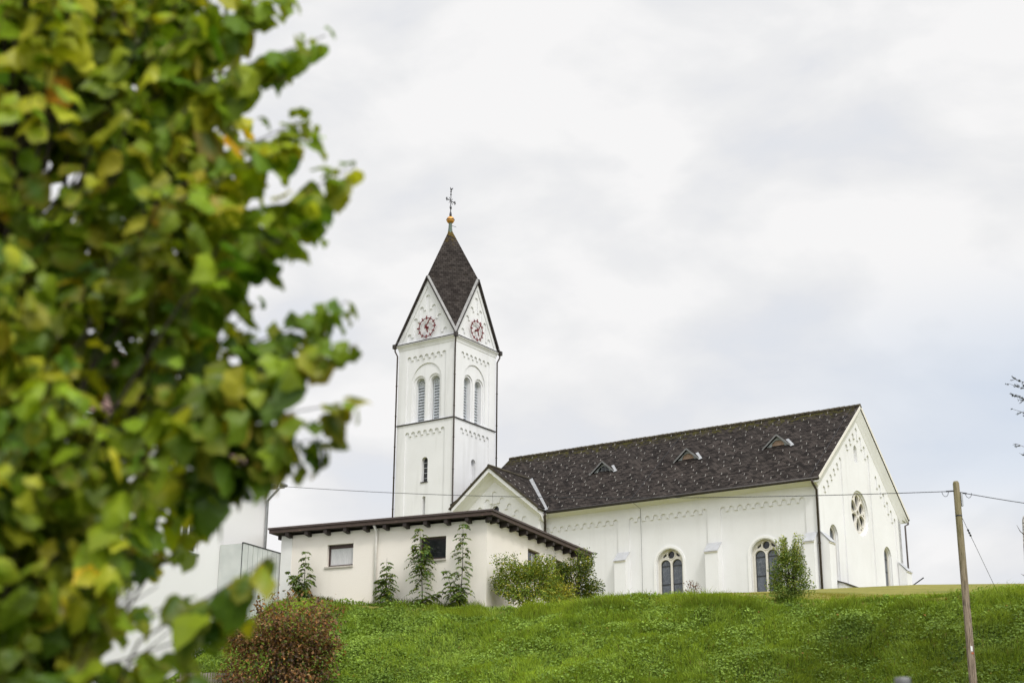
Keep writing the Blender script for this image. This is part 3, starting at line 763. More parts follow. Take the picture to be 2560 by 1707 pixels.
for _i in range(8):
    _j = (_i + 1) % 8; nr.face([_T[_i], _T[_j], _B[_j], _B[_i]], 0, [_uv[_i], _uv[_j], _uv[_j], _uv[_i]])
roof_plane(nr, UL, U1 + GOV, VB + EAV, VR, ZR, KR, uoff=40)
# little snow hooks scattered in staggered rows, fixed to the tiles
sl_n = Vector((0, -KR, 1)).normalized(); sl_t = Vector((0, 1, KR)).normalized()
row = 0; s_ = 0.45
hook_rng = random.Random(3)
while s_ < 10.3:
    uu = 0.6 + (0.0, 0.62, 0.31, 0.93)[row % 4]
    while uu < U1 + 0.2:
        if hook_rng.random() > 0.10:
            P = Vector((uu + hook_rng.uniform(-.10, .10), VE, ZE)) + sl_t * (s_ + hook_rng.uniform(-.07, .07))
            inT = (P.z < 25.0 and abs(P.x - 3.6) < (24.95 - P.z) / 0.805 + 0.1)
            inD = any(abs(P.x - dc) < 1.15 and 24.3 < P.z < 25.9 for dc in (10.48, 17.45, 24.41))
            if not (inT or inD):
                a = P + sl_n * 0.02; b_ = a + sl_t * 0.17
                nr.bar(a, b_, 0.024, 0.026, m=1)
                nr.bar(b_ - sl_t * 0.02, b_ - sl_t * 0.02 + sl_n * 0.06, 0.04, 0.03, upv=sl_t, m=1)
        uu += 1.24
    s_ += 0.60; row += 1
nave_roof = nr.build("nave_roof", [MAT['roof'], MAT['snowhook']], church, CZ)
rg = MB(); k = 0; u_ = UL - 0.02
while u_ < U1 + GOV:
    j1 = random.uniform(-.012, .012)
    rg.tube([(u_, VR, ZR + 0.0 + j1), (min(u_ + 0.40, U1 + GOV + .02), VR, ZR + 0.015 + j1)], [0.13, 0.145], 10); u_ += 0.38
rg.build("ridge_cap", MAT['ridgetile'], nave_roof, CZ)
gt = MB()
def gutter(mb, a, b_, r=0.085):
    mb.tube([a, b_], r, 10)
gutter(gt, (8.25, VE - 0.06, ZE - 0.10), (U1 + GOV, VE - 0.06, ZE - 0.10))
gt2 = MB(); gutter(gt2, (0, VB + EAV + 0.06, ZE - 0.10), (U1 + GOV, VB + EAV + 0.06, ZE - 0.10))
gt2.build("eaves_gutter", MAT['gutter'], church, CZ)
gt.bar((8.25, VE - 0.0, ZE - 0.10), (U1 + GOV - .02, VE - 0.0, ZE - 0.10), 0.03, 0.22)
gt.build("eaves_gutter", MAT['gutter'], church, CZ)
for s in (-1, 1):
    vend = VR + s * (VR - VE)
    vt = MB(); vt.bar((U1 + GOV + 0.012, VR, ZR - 0.06), (U1 + GOV + 0.012, vend, ZE - 0.06), 0.022, 0.20)
    vt.build("verge_trim", MAT['stone'], church, CZ)
pipe([(U1 - 0.05, VE - 0.06, ZE - 0.15), (U1 - 0.05, VE - 0.04, ZE - 0.36), (U1 - 0.08, VN - 0.12, 20.5), (U1 - 0.08, VN - 0.12, 13.6)], 0.078, MAT['darkpipe'], church, CZ)
pipe([(U1 + 0.30, VB + EAV + 0.06, ZE - 0.12), (U1 + 0.30, VB + EAV + 0.04, ZE - 0.42), (U1 + 0.30, VB + 0.12, 20.55), (U1 + 0.30, VB + 0.12, 13.6)], 0.065, MAT['darkpipe'], church, CZ)
# lightning conductors on the roof
for uu in (15.19, U1 - 0.2):
    lc = MB(); lc.tube([Vector((uu, VE - 0.1, ZE)) + sl_n * 0.06] + [Vector((uu, VE, ZE)) + sl_t * q + sl_n * 0.07 for q in (0.2, 3, 6, 9, 10.4)], 0.013, 5); lc.build("lightning_conductor", MAT['iron'], church, CZ)
lc = MB(); lc.tube([(15.19, VE - .1, ZE - 0.02), (15.3, VN - 0.62, 21.0), (15.5, VN - 0.05, 20.7), (15.53, VN - 0.03, 16.5), (15.5, VN - 0.03, 13.6)], 0.012, 5)
lc.build("lightning_conductor", MAT['iron'], church, CZ)
# --- dormers
def dormer(c, vf, zb, zap, hw, infill, infm):
    k_ = (zap - zb) / hw
    d = MB()
    tri = [(c - hw + 0.08, zb), (c + hw - 0.08, zb), (c, zap - 0.07)]
    lun = [(c - 0.52, zb + 0.04), (c + 0.52, zb + 0.04)] + arc(c, zb + 0.08, 0.52, 0, 180, 14)
    lun = [(x, min(z, zap - 0.2)) for x, z in lun]
    d.slab(fr_front(vf), tri, [[(c - 0.5, zb + 0.03), (c + 0.5, zb + 0.03)] + arc(c, zb + 0.05, 0.5, 0, 180, 14)], 0.12, 0.18)
    o = d.build("dormer", MAT['dormerwood'], church, CZ)
    iv = MB(); iv.slab(fr_front(vf), [(c - 0.5, zb + 0.03), (c + 0.5, zb + 0.03)] + arc(c, zb + 0.05, 0.5, 0, 180, 14), [], 0.2, 0.24); sh = iv.build(infill, infm, o, CZ)
    if infill == "dormer_window":
        for x in (-0.17, 0.17):
            gb = MB(); gb.box(c + x - 0.015, c + x + 0.015, vf + 0.17, vf + 0.2, zb + 0.03, zb + 0.5)
            gb.build("glazing_bar", MAT['dormerwood'], o, CZ)
    r = MB()
    for s in (-1, 1):
        # roof sheet from the ridge down to the verge foot, running back into the main roof
        va = VR - (ZR - zap) / KR; vb_ = VR - (ZR - (zb - 0.05)) / KR
        A = [(c, vf - 0.10, zap), (c + s * hw * 1.03, vf - 0.10, zb - 0.05), (c + s * hw * 1.03, max(vb_, vf - 0.05), zb - 0.05 + 0.0), (c, va + 0.1, zap)]
        n_ = Vector((s * k_, 0, 1)).normalized()
        T = [Vector(p) + n_ * 0.05 for p in A]
        uv = [(p[1], (p[2] - zb) * 1.4) for p in A]
        r.face(T, 0, uv); r.face(A, 0, uv)
        r.face([A[0], A[1], T[1], T[0]], 1)
        r.bar(Vector(A[0]) + Vector((0, -0.012, -0.02)), Vector(A[1]) + Vector((0, -0.012, -0.02)), 0.02, 0.085, m=1)
        # zinc valley strip lying on the main roof
        p0 = Vector((c + s * 0.10, va + 0.08, zap + 0.03)); p1 = Vector((c + s * (hw * 1.03 + 0.12), vb_ - 0.10, zb - 0.10))
        if s > 0:
            p0 = p0.lerp(p1, 0.25)
            r.bar(p0 + sl_n * 0.05, p1 + sl_n * 0.05, 0.26, 0.02, upv=sl_n, m=2)
    r.build("dormer_roof", [MAT['roof'], MAT['greytrim'], MAT['zinc']], o, CZ)
dormer(10.48, 4.43, 24.50, 25.36, 1.05, "dormer_window", MAT['darkglass'])
dormer(17.44, 4.48, 24.55, 25.41, 1.03, "dormer_shutter", MAT['dormerbrown'])
dormer(24.37, 4.56, 24.61, 25.49, 1.06, "dormer_shutter", MAT['dormerbrown'])
# --- nave windows
def nave_window(c):
    fr = frN
    rr, zs_ = 1.02, 16.72
    lr = 0.375
    l1, l2 = arched(c - 0.44, lr, 13.9, 16.66, 16), arched(c + 0.44, lr, 13.9, 16.66, 16)
    ocu = arc(c, 17.36, 0.26, 0, 345, 23)
    spl = [(c - 0.36, 17.42), (c - 0.30, 17.58), (c - 0.60, 17.36), (c - 0.66, 17.24), (c - 0.40, 17.28)]
    spl = [(c - 0.37, 17.30), (c - 0.36, 17.52), (c - 0.66, 17.28), (c - 0.60, 17.16)]
    spr = [(2 * c - x, z) for x, z in spl][::-1]
    p = MB()
    p.slab(fr, arched(c, rr + 0.03, 13.6, zs_, 28), [l1, l2, ocu, spl, spr], 0.36, 0.50)
    o = p.build("nave_window", MAT['stone'], church, CZ)
    q = MB(); q.slab(fr, arched(c, 1.21, 13.5, 16.72, 32), [arched(c, 1.06, 13.55, 16.72, 32)], 0.035, 0.0895)
    q.slab(fr, arched(c, 1.058, 13.5, 16.72, 32), [arched(c, 1.0, 13.55, 16.72, 32)], 0.075, 0.0895); q.build("surround", MAT['plaster_trim'], o, CZ)
    for cc in (c - 0.44, c + 0.44):
        q = MB(); q.slab(fr, arched(cc, lr + 0.07, 13.9, 16.66, 16), [arched(cc, lr + 0.012, 13.9, 16.66, 16)], 0.32, 0.358)
        q.build("light_moulding", MAT['stone'], o, CZ)
        q = MB(); q.slab(fr, arched(cc, lr + 0.05, 13.8, 16.66, 16), [], 0.47, 0.485); q.build("leaded_light", MAT['churchglass'], o, CZ)
        q = MB()
        q.slab(fr, arched(cc, lr - 0.002, 13.9, 16.66, 16), [arched(cc, lr - 0.045, 13.9, 16.66, 16)], 0.44, 0.465)
        for zz in (15.38, 16.62): q.slab(fr, rect(cc - lr + 0.046, cc + lr - 0.046, zz - 0.03, zz + 0.03), [], 0.43, 0.465)
        q.build("saddle_bar", MAT['lead'], o, CZ)
    q = MB(); q.slab(fr, arc(c, 17.36, 0.33, 0, 345, 23), [arc(c, 17.36, 0.27, 0, 345, 23)], 0.32, 0.358); q.build("oculus_ring", MAT['stone'], o, CZ)
    q = MB(); q.slab(fr, arched(c, rr - 0.02, 17.08, 17.1, 20), [], 0.486, 0.498); q.build("oculus_glass", MAT['darkglass'], o, CZ)
for c in wins: nave_window(c)
# --- rose window and lancets in the gable
ro = MB()
cy_, cz_ = 8.36, 20.22
petals = []
for k in range(6):
    a = RAD(90 + 60 * k); d0_ = 0.80
    ca, sa = math.cos(a), math.sin(a)
    pts = []
    for i in range(20):
        t = 2 * math.pi * i / 20
        lx, ly = 0.47 * math.cos(t), (0.33 - 0.10 * math.cos(t + math.pi)) * math.sin(t)
        pts.append((cy_ + (d0_ + lx) * ca - ly * sa, cz_ + (d0_ + lx) * sa + ly * ca))
    petals.append(pts)
hub = arc(cy_, cz_, 0.22, 0, 340, 17)
spand = []
for k in range(6):
    a = RAD(120 + 60 * k)
    spand.append([(cy_ + r * math.cos(a + d), cz_ + r * math.sin(a + d)) for r, d in ((1.05, 0), (1.27, 0.13), (1.31, 0), (1.27, -0.13))])
ro.slab(frG, arc(cy_, cz_, 1.47, 0, 352.5, 47), petals + [hub] + spand, 0.30, 0.42)
rose = ro.build("rose_window", MAT['stone'], church, CZ)
q = MB(); q.slab(frG, arc(cy_, cz_, 1.45, 0, 352.5, 47), [], 0.44, 0.46); q.build("rose_glass", MAT['darkglass'], rose, CZ)
for k in range(6):
    a = RAD(90 + 60 * k); q = MB()
    out = [(cy_ + (x - cy_) * 1.0, z) for x, z in petals[k]]
    cxp = sum(p[0] for p in out) / 20; czp = sum(p[1] for p in out) / 20
    grow = [(cxp + (x - cxp) * 1.16, czp + (z - czp) * 1.16) for x, z in out]
    grow2 = [(cxp + (x - cxp) * 1.03, czp + (z - czp) * 1.03) for x, z in out]
    q.slab(frG, grow, [grow2], 0.26, 0.298); q.build("petal_moulding", MAT['stone'], rose, CZ)
q = MB(); q.slab(frG, arc(cy_, cz_, 0.31, 0, 340, 17), [arc(cy_, cz_, 0.225, 0, 340, 17)], 0.25, 0.298); q.build("hub_moulding", MAT['stone'], rose, CZ)
for c, r in ((3.45, 0.62), (13.15, 0.64)):
    q = MB(); q.slab(frG, arched(c, r + 0.02, 14.88, 17.94, 18), [arched(c, r - 0.08, 15.0, 17.92, 18)], 0.30, 0.40)
    o = q.build("lancet_window", MAT['stone'], church, CZ)
    q = MB(); q.slab(frG, arched(c, r, 14.95, 17.94, 18), [], 0.41, 0.43); q.build("leaded_light", MAT['churchglass'], o, CZ)
    for zz in (15.9, 16.9, 17.8):
        q = MB(); q.slab(frG, rect(c - r + 0.09, c + r - 0.09, zz - 0.025, zz + 0.025), [], 0.37, 0.40); q.build("saddle_bar", MAT['lead'], o, CZ)
q = MB(); q.slab(frG, arched(8.22, 0.31, 23.74, 24.66, 12), [], 0.40, 0.43); q.build("gable_niche", MAT['plaster_trim'], church, CZ)
# --- buttresses with sloping sheet caps
def buttress(a0, a1, plane, out, face):
    """face 'front': along u, sticks out to -v;  'side': along v, sticks out to +u"""
    zt, zb = 17.78, 17.16
    bq = MB(); cp = MB(); lip = MB()
    if face == 'front': P = lambda a, o, z: (a, plane - o, z)
    else: P = lambda a, o, z: (plane + o, a, z)
    pro = [(0.0, ZB0), (out, ZB0), (out, zb - 0.02), (0.0, zt - 0.03)]
    for a in (a0, a1): bq.face([P(a, o, z) for o, z in pro])
    for i in range(4):
        (o0, z0_), (o1, z1_) = pro[i], pro[(i + 1) % 4]
        bq.face([P(a0, o0, z0_), P(a1, o0, z0_), P(a1, o1, z1_), P(a0, o1, z1_)])
    o = bq.build("buttress", MAT['plaster'], church, CZ)
    e2 = 0.05
    q = [(0.0, zt), (out + 0.09, zb - 0.03)]
    top = [P(a0 - e2, q[0][0], q[0][1] + 0.03), P(a1 + e2, q[0][0], q[0][1] + 0.03), P(a1 + e2, q[1][0], q[1][1] + 0.03), P(a0 - e2, q[1][0], q[1][1] + 0.03)]
    bot = [P(a0 - e2, q[0][0], q[0][1]), P(a1 + e2, q[0][0], q[0][1]), P(a1 + e2, q[1][0], q[1][1]), P(a0 - e2, q[1][0], q[1][1])]
    cp.hexa(bot + top); cp.build("cap", MAT['capsheet'], o, CZ)
    b0, b1 = sorted((0.0, out + 0.06))
    pts = [P(a0 - 0.03, out, zb - 0.12), P(a1 + 0.03, out, zb - 0.12), P(a1 + 0.03, out + 0.06, zb - 0.10), P(a0 - 0.03, out + 0.06, zb - 0.10)]
    pts2 = [(x, y, z + 0.06) for x, y, z in pts]
    lip.hexa(pts + pts2); lip.build("drip_moulding", MAT['stone'], o, CZ)
buttress(13.66, 14.55, VN, 0.60, 'front'); buttress(20.62, 21.56, VN, 0.60, 'front'); buttress(27.66, 28.36, VN, 0.60, 'front')
buttress(VN + 0.004, VN + 0.95, U1, 0.52, 'side'); buttress(VB - 1.0, VB - 0.004, U1, 0.55, 'side')
# --- cellar hatch at the gable foot
ch = MB()
ch.hexa([(U1 + 0.0, 2.15, 13.5), (U1 + 1.0, 2.15, 13.5), (U1 + 1.0, 5.4, 13.5), (U1 + 0.0, 5.4, 13.5), (U1 + 0.0, 2.15, 14.83), (U1 + 1.0, 2.15, 14.52), (U1 + 1.0, 5.4, 14.50), (U1 + 0.0, 5.4, 14.80)])
hatch = ch.build("cellar_hatch", MAT['plaster'], church, CZ)
ch = MB()
ch.hexa([(U1 + 0.01, 2.05, 14.84), (U1 + 1.12, 2.05, 14.50), (U1 + 1.12, 5.5, 14.48), (U1 + 0.01, 5.5, 14.82), (U1 + 0.01, 2.05, 14.93), (U1 + 1.12, 2.05, 14.56), (U1 + 1.12, 5.5, 14.54), (U1 + 0.01, 5.5, 14.91)])
ch.build("hatch_roof", MAT['gutter'], hatch, CZ)
# --- transept with its own gable
TV, TU, TR = 0.35, 3.60, 24.97      # gable plane, ridge u, ridge height
TK = 0.805; THW = 4.02; TOV = 0.82
tr_ = MB(); frT = fr_front(TV)
tz_ = lambda u: TR - TK * abs(u - TU)
tri = [(0.3, ZB0), (TU + THW, ZB0), (TU + THW, tz_(TU + THW) - 0.2), (TU, TR - 0.17), (0.3, tz_(0.3) - 0.2)]
ctr = [TU + 0.02 + 0.66 * i for i in range(-4, 5)]; tops = [23.19 - 0.53 * abs(i) for i in range(-4, 5)]
pan = frieze(ctr, tops, 0.22, 0.16, 13.5)
tr_.slab(frT, tri, [pan], 0.0, 0.08)
tr_.slab(frT, tri, [arc(3.62, 21.82, 0.46, 0, 350, 35)], 0.08, 0.14)
tr_.slab(frT, tri, [arc(3.62, 21.82, 0.31, 0, 350, 35)], 0.14, 0.45)
tr_.box(TU + THW - 0.4, TU + THW, TV + 0.45, VN + 0.02, ZB0, 21.4)
dzt = [(-0.002, -1.04), (0.04, -1.0), (0.16, -0.80), (0.40, -0.55), (TOV - 0.12, -0.46), (TOV - 0.06, -0.46), (TOV - 0.06, -0.10)]
for s, uend in ((-1, 0.25), (1, TU + 4.32)):
    for i in range(len(dzt) - 1):
        (o0, a0), (o1, a1) = dzt[i], dzt[i + 1]
        tr_.face([(TU, TV - o0, TR + a0), (uend, TV - o0, tz_(uend) + a0), (uend, TV - o1, tz_(uend) + a1), (TU, TV - o1, TR + a1)])
    tr_.face([(uend, TV - o, tz_(uend) + a) for o, a in dzt] + [(uend, TV + 0.02, tz_(uend) - 0.12)])
# cove along the transept's short right eave
pe = [(0, 20.55), (0.12, 20.72), (0.28, 20.9), (0.28, 21.05), (-0.02, 21.3)]
for i in range(4):
    (d0_, z0_), (d1_, z1_) = pe[i], pe[i + 1]
    tr_.face([(TU + THW + d0_, TV - 0.3, z0_), (TU + THW + d0_, VN, z0_), (TU + THW + d1_, VN, z1_), (TU + THW + d1_, TV - 0.3, z1_)])
tr_.build("transept_wall", MAT['plaster'], church, CZ)
q = MB(); q.slab(frT, arc(3.62, 21.82, 0.33, 0, 350, 35), [], 0.40, 0.43); q.build("round_window", MAT['darkglass'], church, CZ)
ts = MB()
for s, uend in ((-1, 0.05), (1, TU + 4.36)):
    z_e = tz_(uend); vhi = lambda z: VR - (ZR - z) / KR
    A = [(TU, TV - TOV, TR), (uend, TV - TOV, z_e), (uend, vhi(z_e) + 0.12, z_e), (TU, vhi(TR) + 0.12, TR)]
    if s < 0: A[2] = (uend, 0.30 if uend < 0.1 else A[2][1], z_e)
    n_ = Vector((s * TK, 0, 1)).normalized()
    Bt = [tuple(Vector(p) - n_ * 0.12) for p in A]
    sl = math.hypot(1, TK)
    uv = [(p[1] + 60, abs(uend - p[0]) * sl) for p in A]
    ts.face(A, 0, uv); ts.face(Bt[::-1], 0, uv[::-1])
    for i in range(4):
        j = (i + 1) % 4; ts.face([A[i], A[j], Bt[j], Bt[i]], 0, [uv[i], uv[j], uv[j], uv[i]])
# snow hooks down the short slope
nT = Vector((TK, 0, 1)).normalized(); tT = Vector((-1, 0, TK)).normalized()
for vv in (0.35, 1.5):
    for i in range(9):
        P = Vector((TU + 4.0 - i * 0.42, vv + 0.0, tz_(TU + 4.0 - i * 0.42)))
        if vv < VR - (ZR - P.z) / KR - 0.15: ts.bar(P + nT * 0.02, P + nT * 0.02 + tT * 0.13, 0.035, 0.035, m=1)
troof = ts.build("transept_roof", [MAT['roof'], MAT['snowhook']], church, CZ)
for s, uend in ((-1, 0.05), (1, TU + 4.36)):
    q = MB(); q.bar((TU, TV - TOV - 0.012, TR - 0.05), (uend, TV - TOV - 0.012, tz_(uend) - 0.05), 0.02, 0.14)
    q.build("verge_trim", MAT['ridgetile'], troof, CZ)
q = MB()
q.tube([(TU, TV - TOV, TR + 0.02), (TU, VR - (ZR - TR) / KR + 0.05, TR + 0.02)], 0.11, 8); q.build("ridge_cap", MAT['ridgetile'], troof, CZ)
q = MB()
p0 = Vector((TU + 0.12, VR - (ZR - TR) / KR + 0.02, TR - 0.03)); p1 = Vector((TU + 4.55, VE + 0.06, ZE + 0.05))
q.bar(p0 + sl_n * 0.05, p1 + sl_n * 0.05, 0.34, 0.025, upv=sl_n); q.build("valley_flashing", MAT['zinc'], troof, CZ)
q = MB(); q.hexa([(0.02, -0.25, 22.35), (0.9, -0.45, 22.62), (0.9, 0.34, 22.62), (0.02, 0.34, 22.5), (0.02, -0.3, 22.50), (1.05, -0.5, 22.86), (1.05, 0.34, 22.9), (0.02, 0.34, 22.62)])
q.build("valley_gutter", MAT['gutter'], church, CZ)
pipe([(TU + 4.5, VE - 0.03, ZE - 0.12), (TU + 4.5, VE - 0.03, ZE - 0.4), (7.68, VN - 0.12, 20.5), (7.68, VN - 0.12, 13.6)], 0.075, MAT['darkpipe'], church, CZ)
q = MB(); q.tube([(TU + 4.40, TV - TOV, 21.32), (TU + 4.40, VE, 21.28)], 0.09, 8); q.build("eaves_gutter", MAT['gutter'], church, CZ)

# ------------------------------------------------------------------ low hall
HZ = 7.6
hall = thing("parish_hall", "low cream rendered hall with a flat dark brown roof in front of the church", "building", (HX, HY, HZ), HPHI)
HL, HD = 9.40, 9.30
ZTOP = 11.20
hf, hr = fr_front(0), fr_right(0)
w1 = (-7.19, -5.97, 9.79, 10.69); w2 = (-2.95, -1.775, 9.79, 10.69)
w3 = (3.92, 5.14, 9.55, 10.72); w4 = (6.87, 7.95, 8.9, 10.72)
hw_ = MB()
hw_.slab(hf, rect(-HL, 0, 6.0, ZTOP), [rect(*w1), rect(*w2)], 0, 0.35)
hw_.slab(hr, rect(0.35, HD, 6.0, ZTOP), [rect(*w3), rect(*w4)], 0, 0.35)
hw_.slab(fr_left(-HL), rect(0.35, HD, 6.0, ZTOP), [], 0, 0.3)
hw_.slab(fr_back(HD), rect(-HL + 0.3, -0.35, 6.0, ZTOP), [], 0, 0.3)
hall_wall = hw_.build("wall", MAT['plaster_hall'], hall, HZ)
hc = MB(); hc.box(-HL + 0.0, -HL + 0.52, -0.03, 0.0, 6.0, ZTOP); hc.build("corner_pilaster", MAT['plaster_house'], hall, HZ)
RO = 0.393
hrf = MB(); hrf.box(-HL - RO + 0.03, RO - 0.03, -RO + 0.03, 9.75 + RO - 0.03, ZTOP + 0.09, 11.47)
hroof = hrf.build("roof", MAT['rafter'], hall, HZ)
fa = MB()
for z0_, z1_, o, mi in ((11.28, 11.425, 0.0, 0), (11.43, 11.505, 0.045, 1)):
    a, b_ = RO + o, RO + o - 0.045
    fa.box(-HL - a, a, -a, -b_, z0_, z1_, mi); fa.box(-HL - a, a, 9.75 + b_, 9.75 + a, z0_, z1_, mi)
    fa.box(a - 0.045, a, -b_, 9.75 + b_, z0_, z1_, mi); fa.box(-HL - a, -HL - a + 0.045, -b_, 9.75 + b_, z0_, z1_, mi)
fa.build("fascia", [MAT['fascia'], MAT['roofedge']], hroof, HZ)
cov = MB(); cov.box(-HL - RO - 0.02, RO + 0.02, -RO - 0.02, 9.75 + RO + 0.02, 11.475, 11.50); cov.build("roof_cover", MAT['roofedge'], hroof, HZ)
proto = None
def rafter(a, side):
    global proto
    if proto is None:
        r = MB(); r.hexa([(-0.075, -0.345, 0.05), (0.075, -0.345, 0.05), (0.075, 0.0, 0.0), (-0.075, 0.0, 0.0), (-0.075, -0.345, 0.215), (0.075, -0.345, 0.215), (0.075, 0.0, 0.215), (-0.075, 0.0, 0.215)])
        o = r.build("rafter_tail", MAT['rafter'], hall); proto = o
    else:
        o = proto.copy(); link(o, hall)
    if side == 'f': o.location = (a, -0.002, 11.072 - HZ)
    else: o.location = (0.002, a, 11.072 - HZ); o.rotation_euler = (0, 0, math.pi / 2)
    return o
for i in range(10): rafter(-8.95 + 0.914 * i, 'f')
for i in range(11): rafter(0.30 + 0.925 * i, 'r')
o = rafter(0, 'f'); o.location = (-0.0, -0.0, 11.072 - HZ); o.rotation_euler = (0, 0, math.pi / 4)
o = rafter(0, 'f'); o.location = (-HL + 0.0, 0.3, 11.072 - HZ); o.rotation_euler = (0, 0, -math.pi / 2)
def hall_window(fr, r, curtain, sillm=True, muntin=False):
    a0, a1, z0_, z1_ = r
    f = MB(); f.slab(fr, rect(a0, a1, z0_, z1_), [rect(a0 + 0.075, a1 - 0.075, z0_ + 0.075, z1_ - 0.075)], 0.15, 0.22)
    o = f.build("window", MAT['winframe'], hall, HZ)
    g = MB(); g.slab(fr, rect(a0 + 0.07, a1 - 0.07, z0_ + 0.07, z1_ - 0.07), [], 0.185, 0.195)
    g.build("pane", MAT['curtain'] if curtain else MAT['darkglass'], o, HZ)
    if curtain:
        d = MB(); d.slab(fr, rect(a0 + 0.076, a1 - 0.076, z1_ - 0.15, z1_ - 0.076), [], 0.16, 0.183); d.build("roller_rail", MAT['winframe'], o, HZ)
    if sillm:
        s_ = MB(); s_.slab(fr, rect(a0 - 0.09, a1 + 0.02, z0_ - 0.07, z0_ - 0.004), [], -0.06, 0.148); s_.build("sill", MAT['sill'], o, HZ)
    return o
hall_window(hf, w1, True); hall_window(hf, w2, False)
hwn = hall_window(hr, w3, False)
q = MB(); q.slab(hr, rect(w3[1] - 0.5, w3[1] - 0.1, w3[2] + 0.08, w3[3] - 0.1), [], 0.174, 0.183); q.build("curtain", MAT['curtain'], hwn, HZ)
hall_window(hr, w4, False, False)
pipe([(-4.87, -0.30, 11.27), (-4.87, -0.10, 11.05), (-4.87, -0.09, 10.9), (-4.87, -0.09, 7.6)], 0.055, MAT['whitepipe'], hall, HZ)
pipe([(0.12, 8.82, 11.26), (0.09, 8.82, 11.0), (0.09, 8.82, 8.6)], 0.055, MAT['whitepipe'], hall, HZ)
q = MB(); q.slab(hr, rect(HD + 0.02, HD + 0.42, 8.6, ZTOP + 0.08), [], 0.05, 0.12); q.build("dark_end_panel", MAT['endpanel'], hall, HZ)  # narrow dark panel under the roof, past the side wall's far end

# ------------------------------------------------------------------ house on the left
GZ = 6.5
gx, gy = h2w(-10.6, 0.5)
house = thing("house", "tall white house with a brown tiled roof, mostly hidden behind the near tree", "house", (gx, gy, GZ), HPHI)
frH = lambda a, d, z: (-d, a, z)                        # facade plane u = 0, seen from the right
hs = MB()
wl = [(-5.60, -4.55, 6.35, 7.72), (-5.60, -4.55, 9.9, 11.4)]
hs.slab(frH, rect(-20.0, 0.0, 2.5, 13.7), [rect(*w) for w in wl], 0, 0.3)
hs.slab(lambda a, d, z: (a, -d, z), rect(-10.5, -0.3, 2.5, 13.7), [], 0, 0.3)
hs.slab(lambda a, d, z: (a, -20 + d, z), rect(-10.5, -0.3, 2.5, 13.7), [], 0, 0.3)
hs.slab(lambda a, d, z: (-10.8 + d, a, z), rect(-20.0, 0.0, 2.5, 13.7), [], 0, 0.3)
hs.build("wall", MAT['plaster_house'], house, GZ)
for w in wl:
    f = MB(); f.slab(frH, rect(w[0], w[1], w[2], w[3]), [rect(w[0] + 0.08, (w[0] + w[1]) / 2 - 0.04, w[2] + 0.08, w[3] - 0.08), rect((w[0] + w[1]) / 2 + 0.04, w[1] - 0.08, w[2] + 0.08, w[3] - 0.08)], 0.10, 0.18)
    o = f.build("window", MAT['whiteframe'], house, GZ)
    g = MB(); g.slab(frH, rect(w[0] + 0.05, w[1] - 0.05, w[2] + 0.05, w[3] - 0.05), [], 0.15, 0.16); g.build("pane", MAT['darkglass'], o, GZ)
    s_ = MB(); s_.slab(frH, rect(w[0] - 0.06, w[1] + 0.06, w[2] - 0.06, w[2] - 0.004), [], -0.05, 0.098); s_.build("sill", MAT['greypipe'], o, GZ)
hrx = MB()
OH = 0.55; ex, ez = OH, 13.62; rgx, rgz = -5.4, 19.1
k0, k1 = 0.5, -20.5
A0, A1 = Vector((ex, k0, ez)), Vector((ex, k1, ez)); B0, B1 = Vector((rgx, -3.4, rgz)), Vector((rgx, k1, rgz))
C0, C1 = Vector((-10.8 - OH, k0, ez)), Vector((-10.8 - OH, k1, ez))
def rface(P):
    a = (P[1] - P[0]).normalized(); n_ = a.cross(P[-1] - P[0]).normalized(); b_ = n_.cross(a)
    hrx.face(P, 0, [((p - P[0]).dot(a), (p - P[0]).dot(b_)) for p in P])
rface([A0, A1, B1, B0]); rface([C0, A0, B0]); rface([C1, C0, B0, B1]); rface([A1, C1, B1])
hrx.face([A0 + Vector((0, 0, -.14)), A1 + Vector((0, 0, -.14)), C1 + Vector((0, 0, -.14)), C0 + Vector((0, 0, -.14))], 1)
for p, q_ in ((A0, A1), (A1, C1), (C1, C0), (C0, A0)): hrx.face([p, q_, q_ + Vector((0, 0, -.14)), p + Vector((0, 0, -.14))], 1)
hro = hrx.build("roof", [MAT['roof_house'], MAT['plaster_house']], house, GZ)
q = MB(); q.tube([(ex + 0.06, k0, ez - 0.03), (ex + 0.06, k1, ez - 0.03)], 0.075, 10); q.build("gutter", MAT['greypipe'], hro, GZ)
pipe([(ex + 0.06, -0.06, ez - 0.06), (ex + 0.04, -0.06, ez - 0.3), (0.09, -0.06, ez - 0.75), (0.09, -0.06, 6.0)], 0.055, MAT['greypipe'], house, GZ)

# ------------------------------------------------------------------ clad screen beside the hall
SZ = 7.2
sx_, sy_ = h2w(-9.48, 0.0)
screen = thing("balcony_screen", "pale grey-green vertically clad screen between the white house and the low hall", "screen", (sx_, sy_, SZ), HPHI)
s0, s1, ZS = -2.62, 0.10, 10.49
q = MB(); nb = 8; wb_ = (s1 - s0) / nb
for i in range(nb): q.box(-0.03, 0.02, s0 + i * wb_ + 0.016, s0 + (i + 1) * wb_ - 0.016, 6.6, ZS)
q.build("cladding", MAT['cladding'], screen, SZ)
q = MB(); q.box(-0.05, -0.032, s0, s1, 6.6, ZS); q.build("backing", MAT['lead'], screen, SZ)
q = MB(); q.box(-0.055, 0.045, s0 - 0.02, s1 + 0.02, ZS + 0.003, ZS + 0.035); q.box(-0.05, 0.04, s1, s1 + 0.03, 6.6, ZS); q.build("top_rail", MAT['lead'], screen, SZ)
q = MB(); q.box(-1.1, -0.06, s0, s0 + 0.05, 6.6, ZS); q.build("return_panel", MAT['cladding'], screen, SZ)

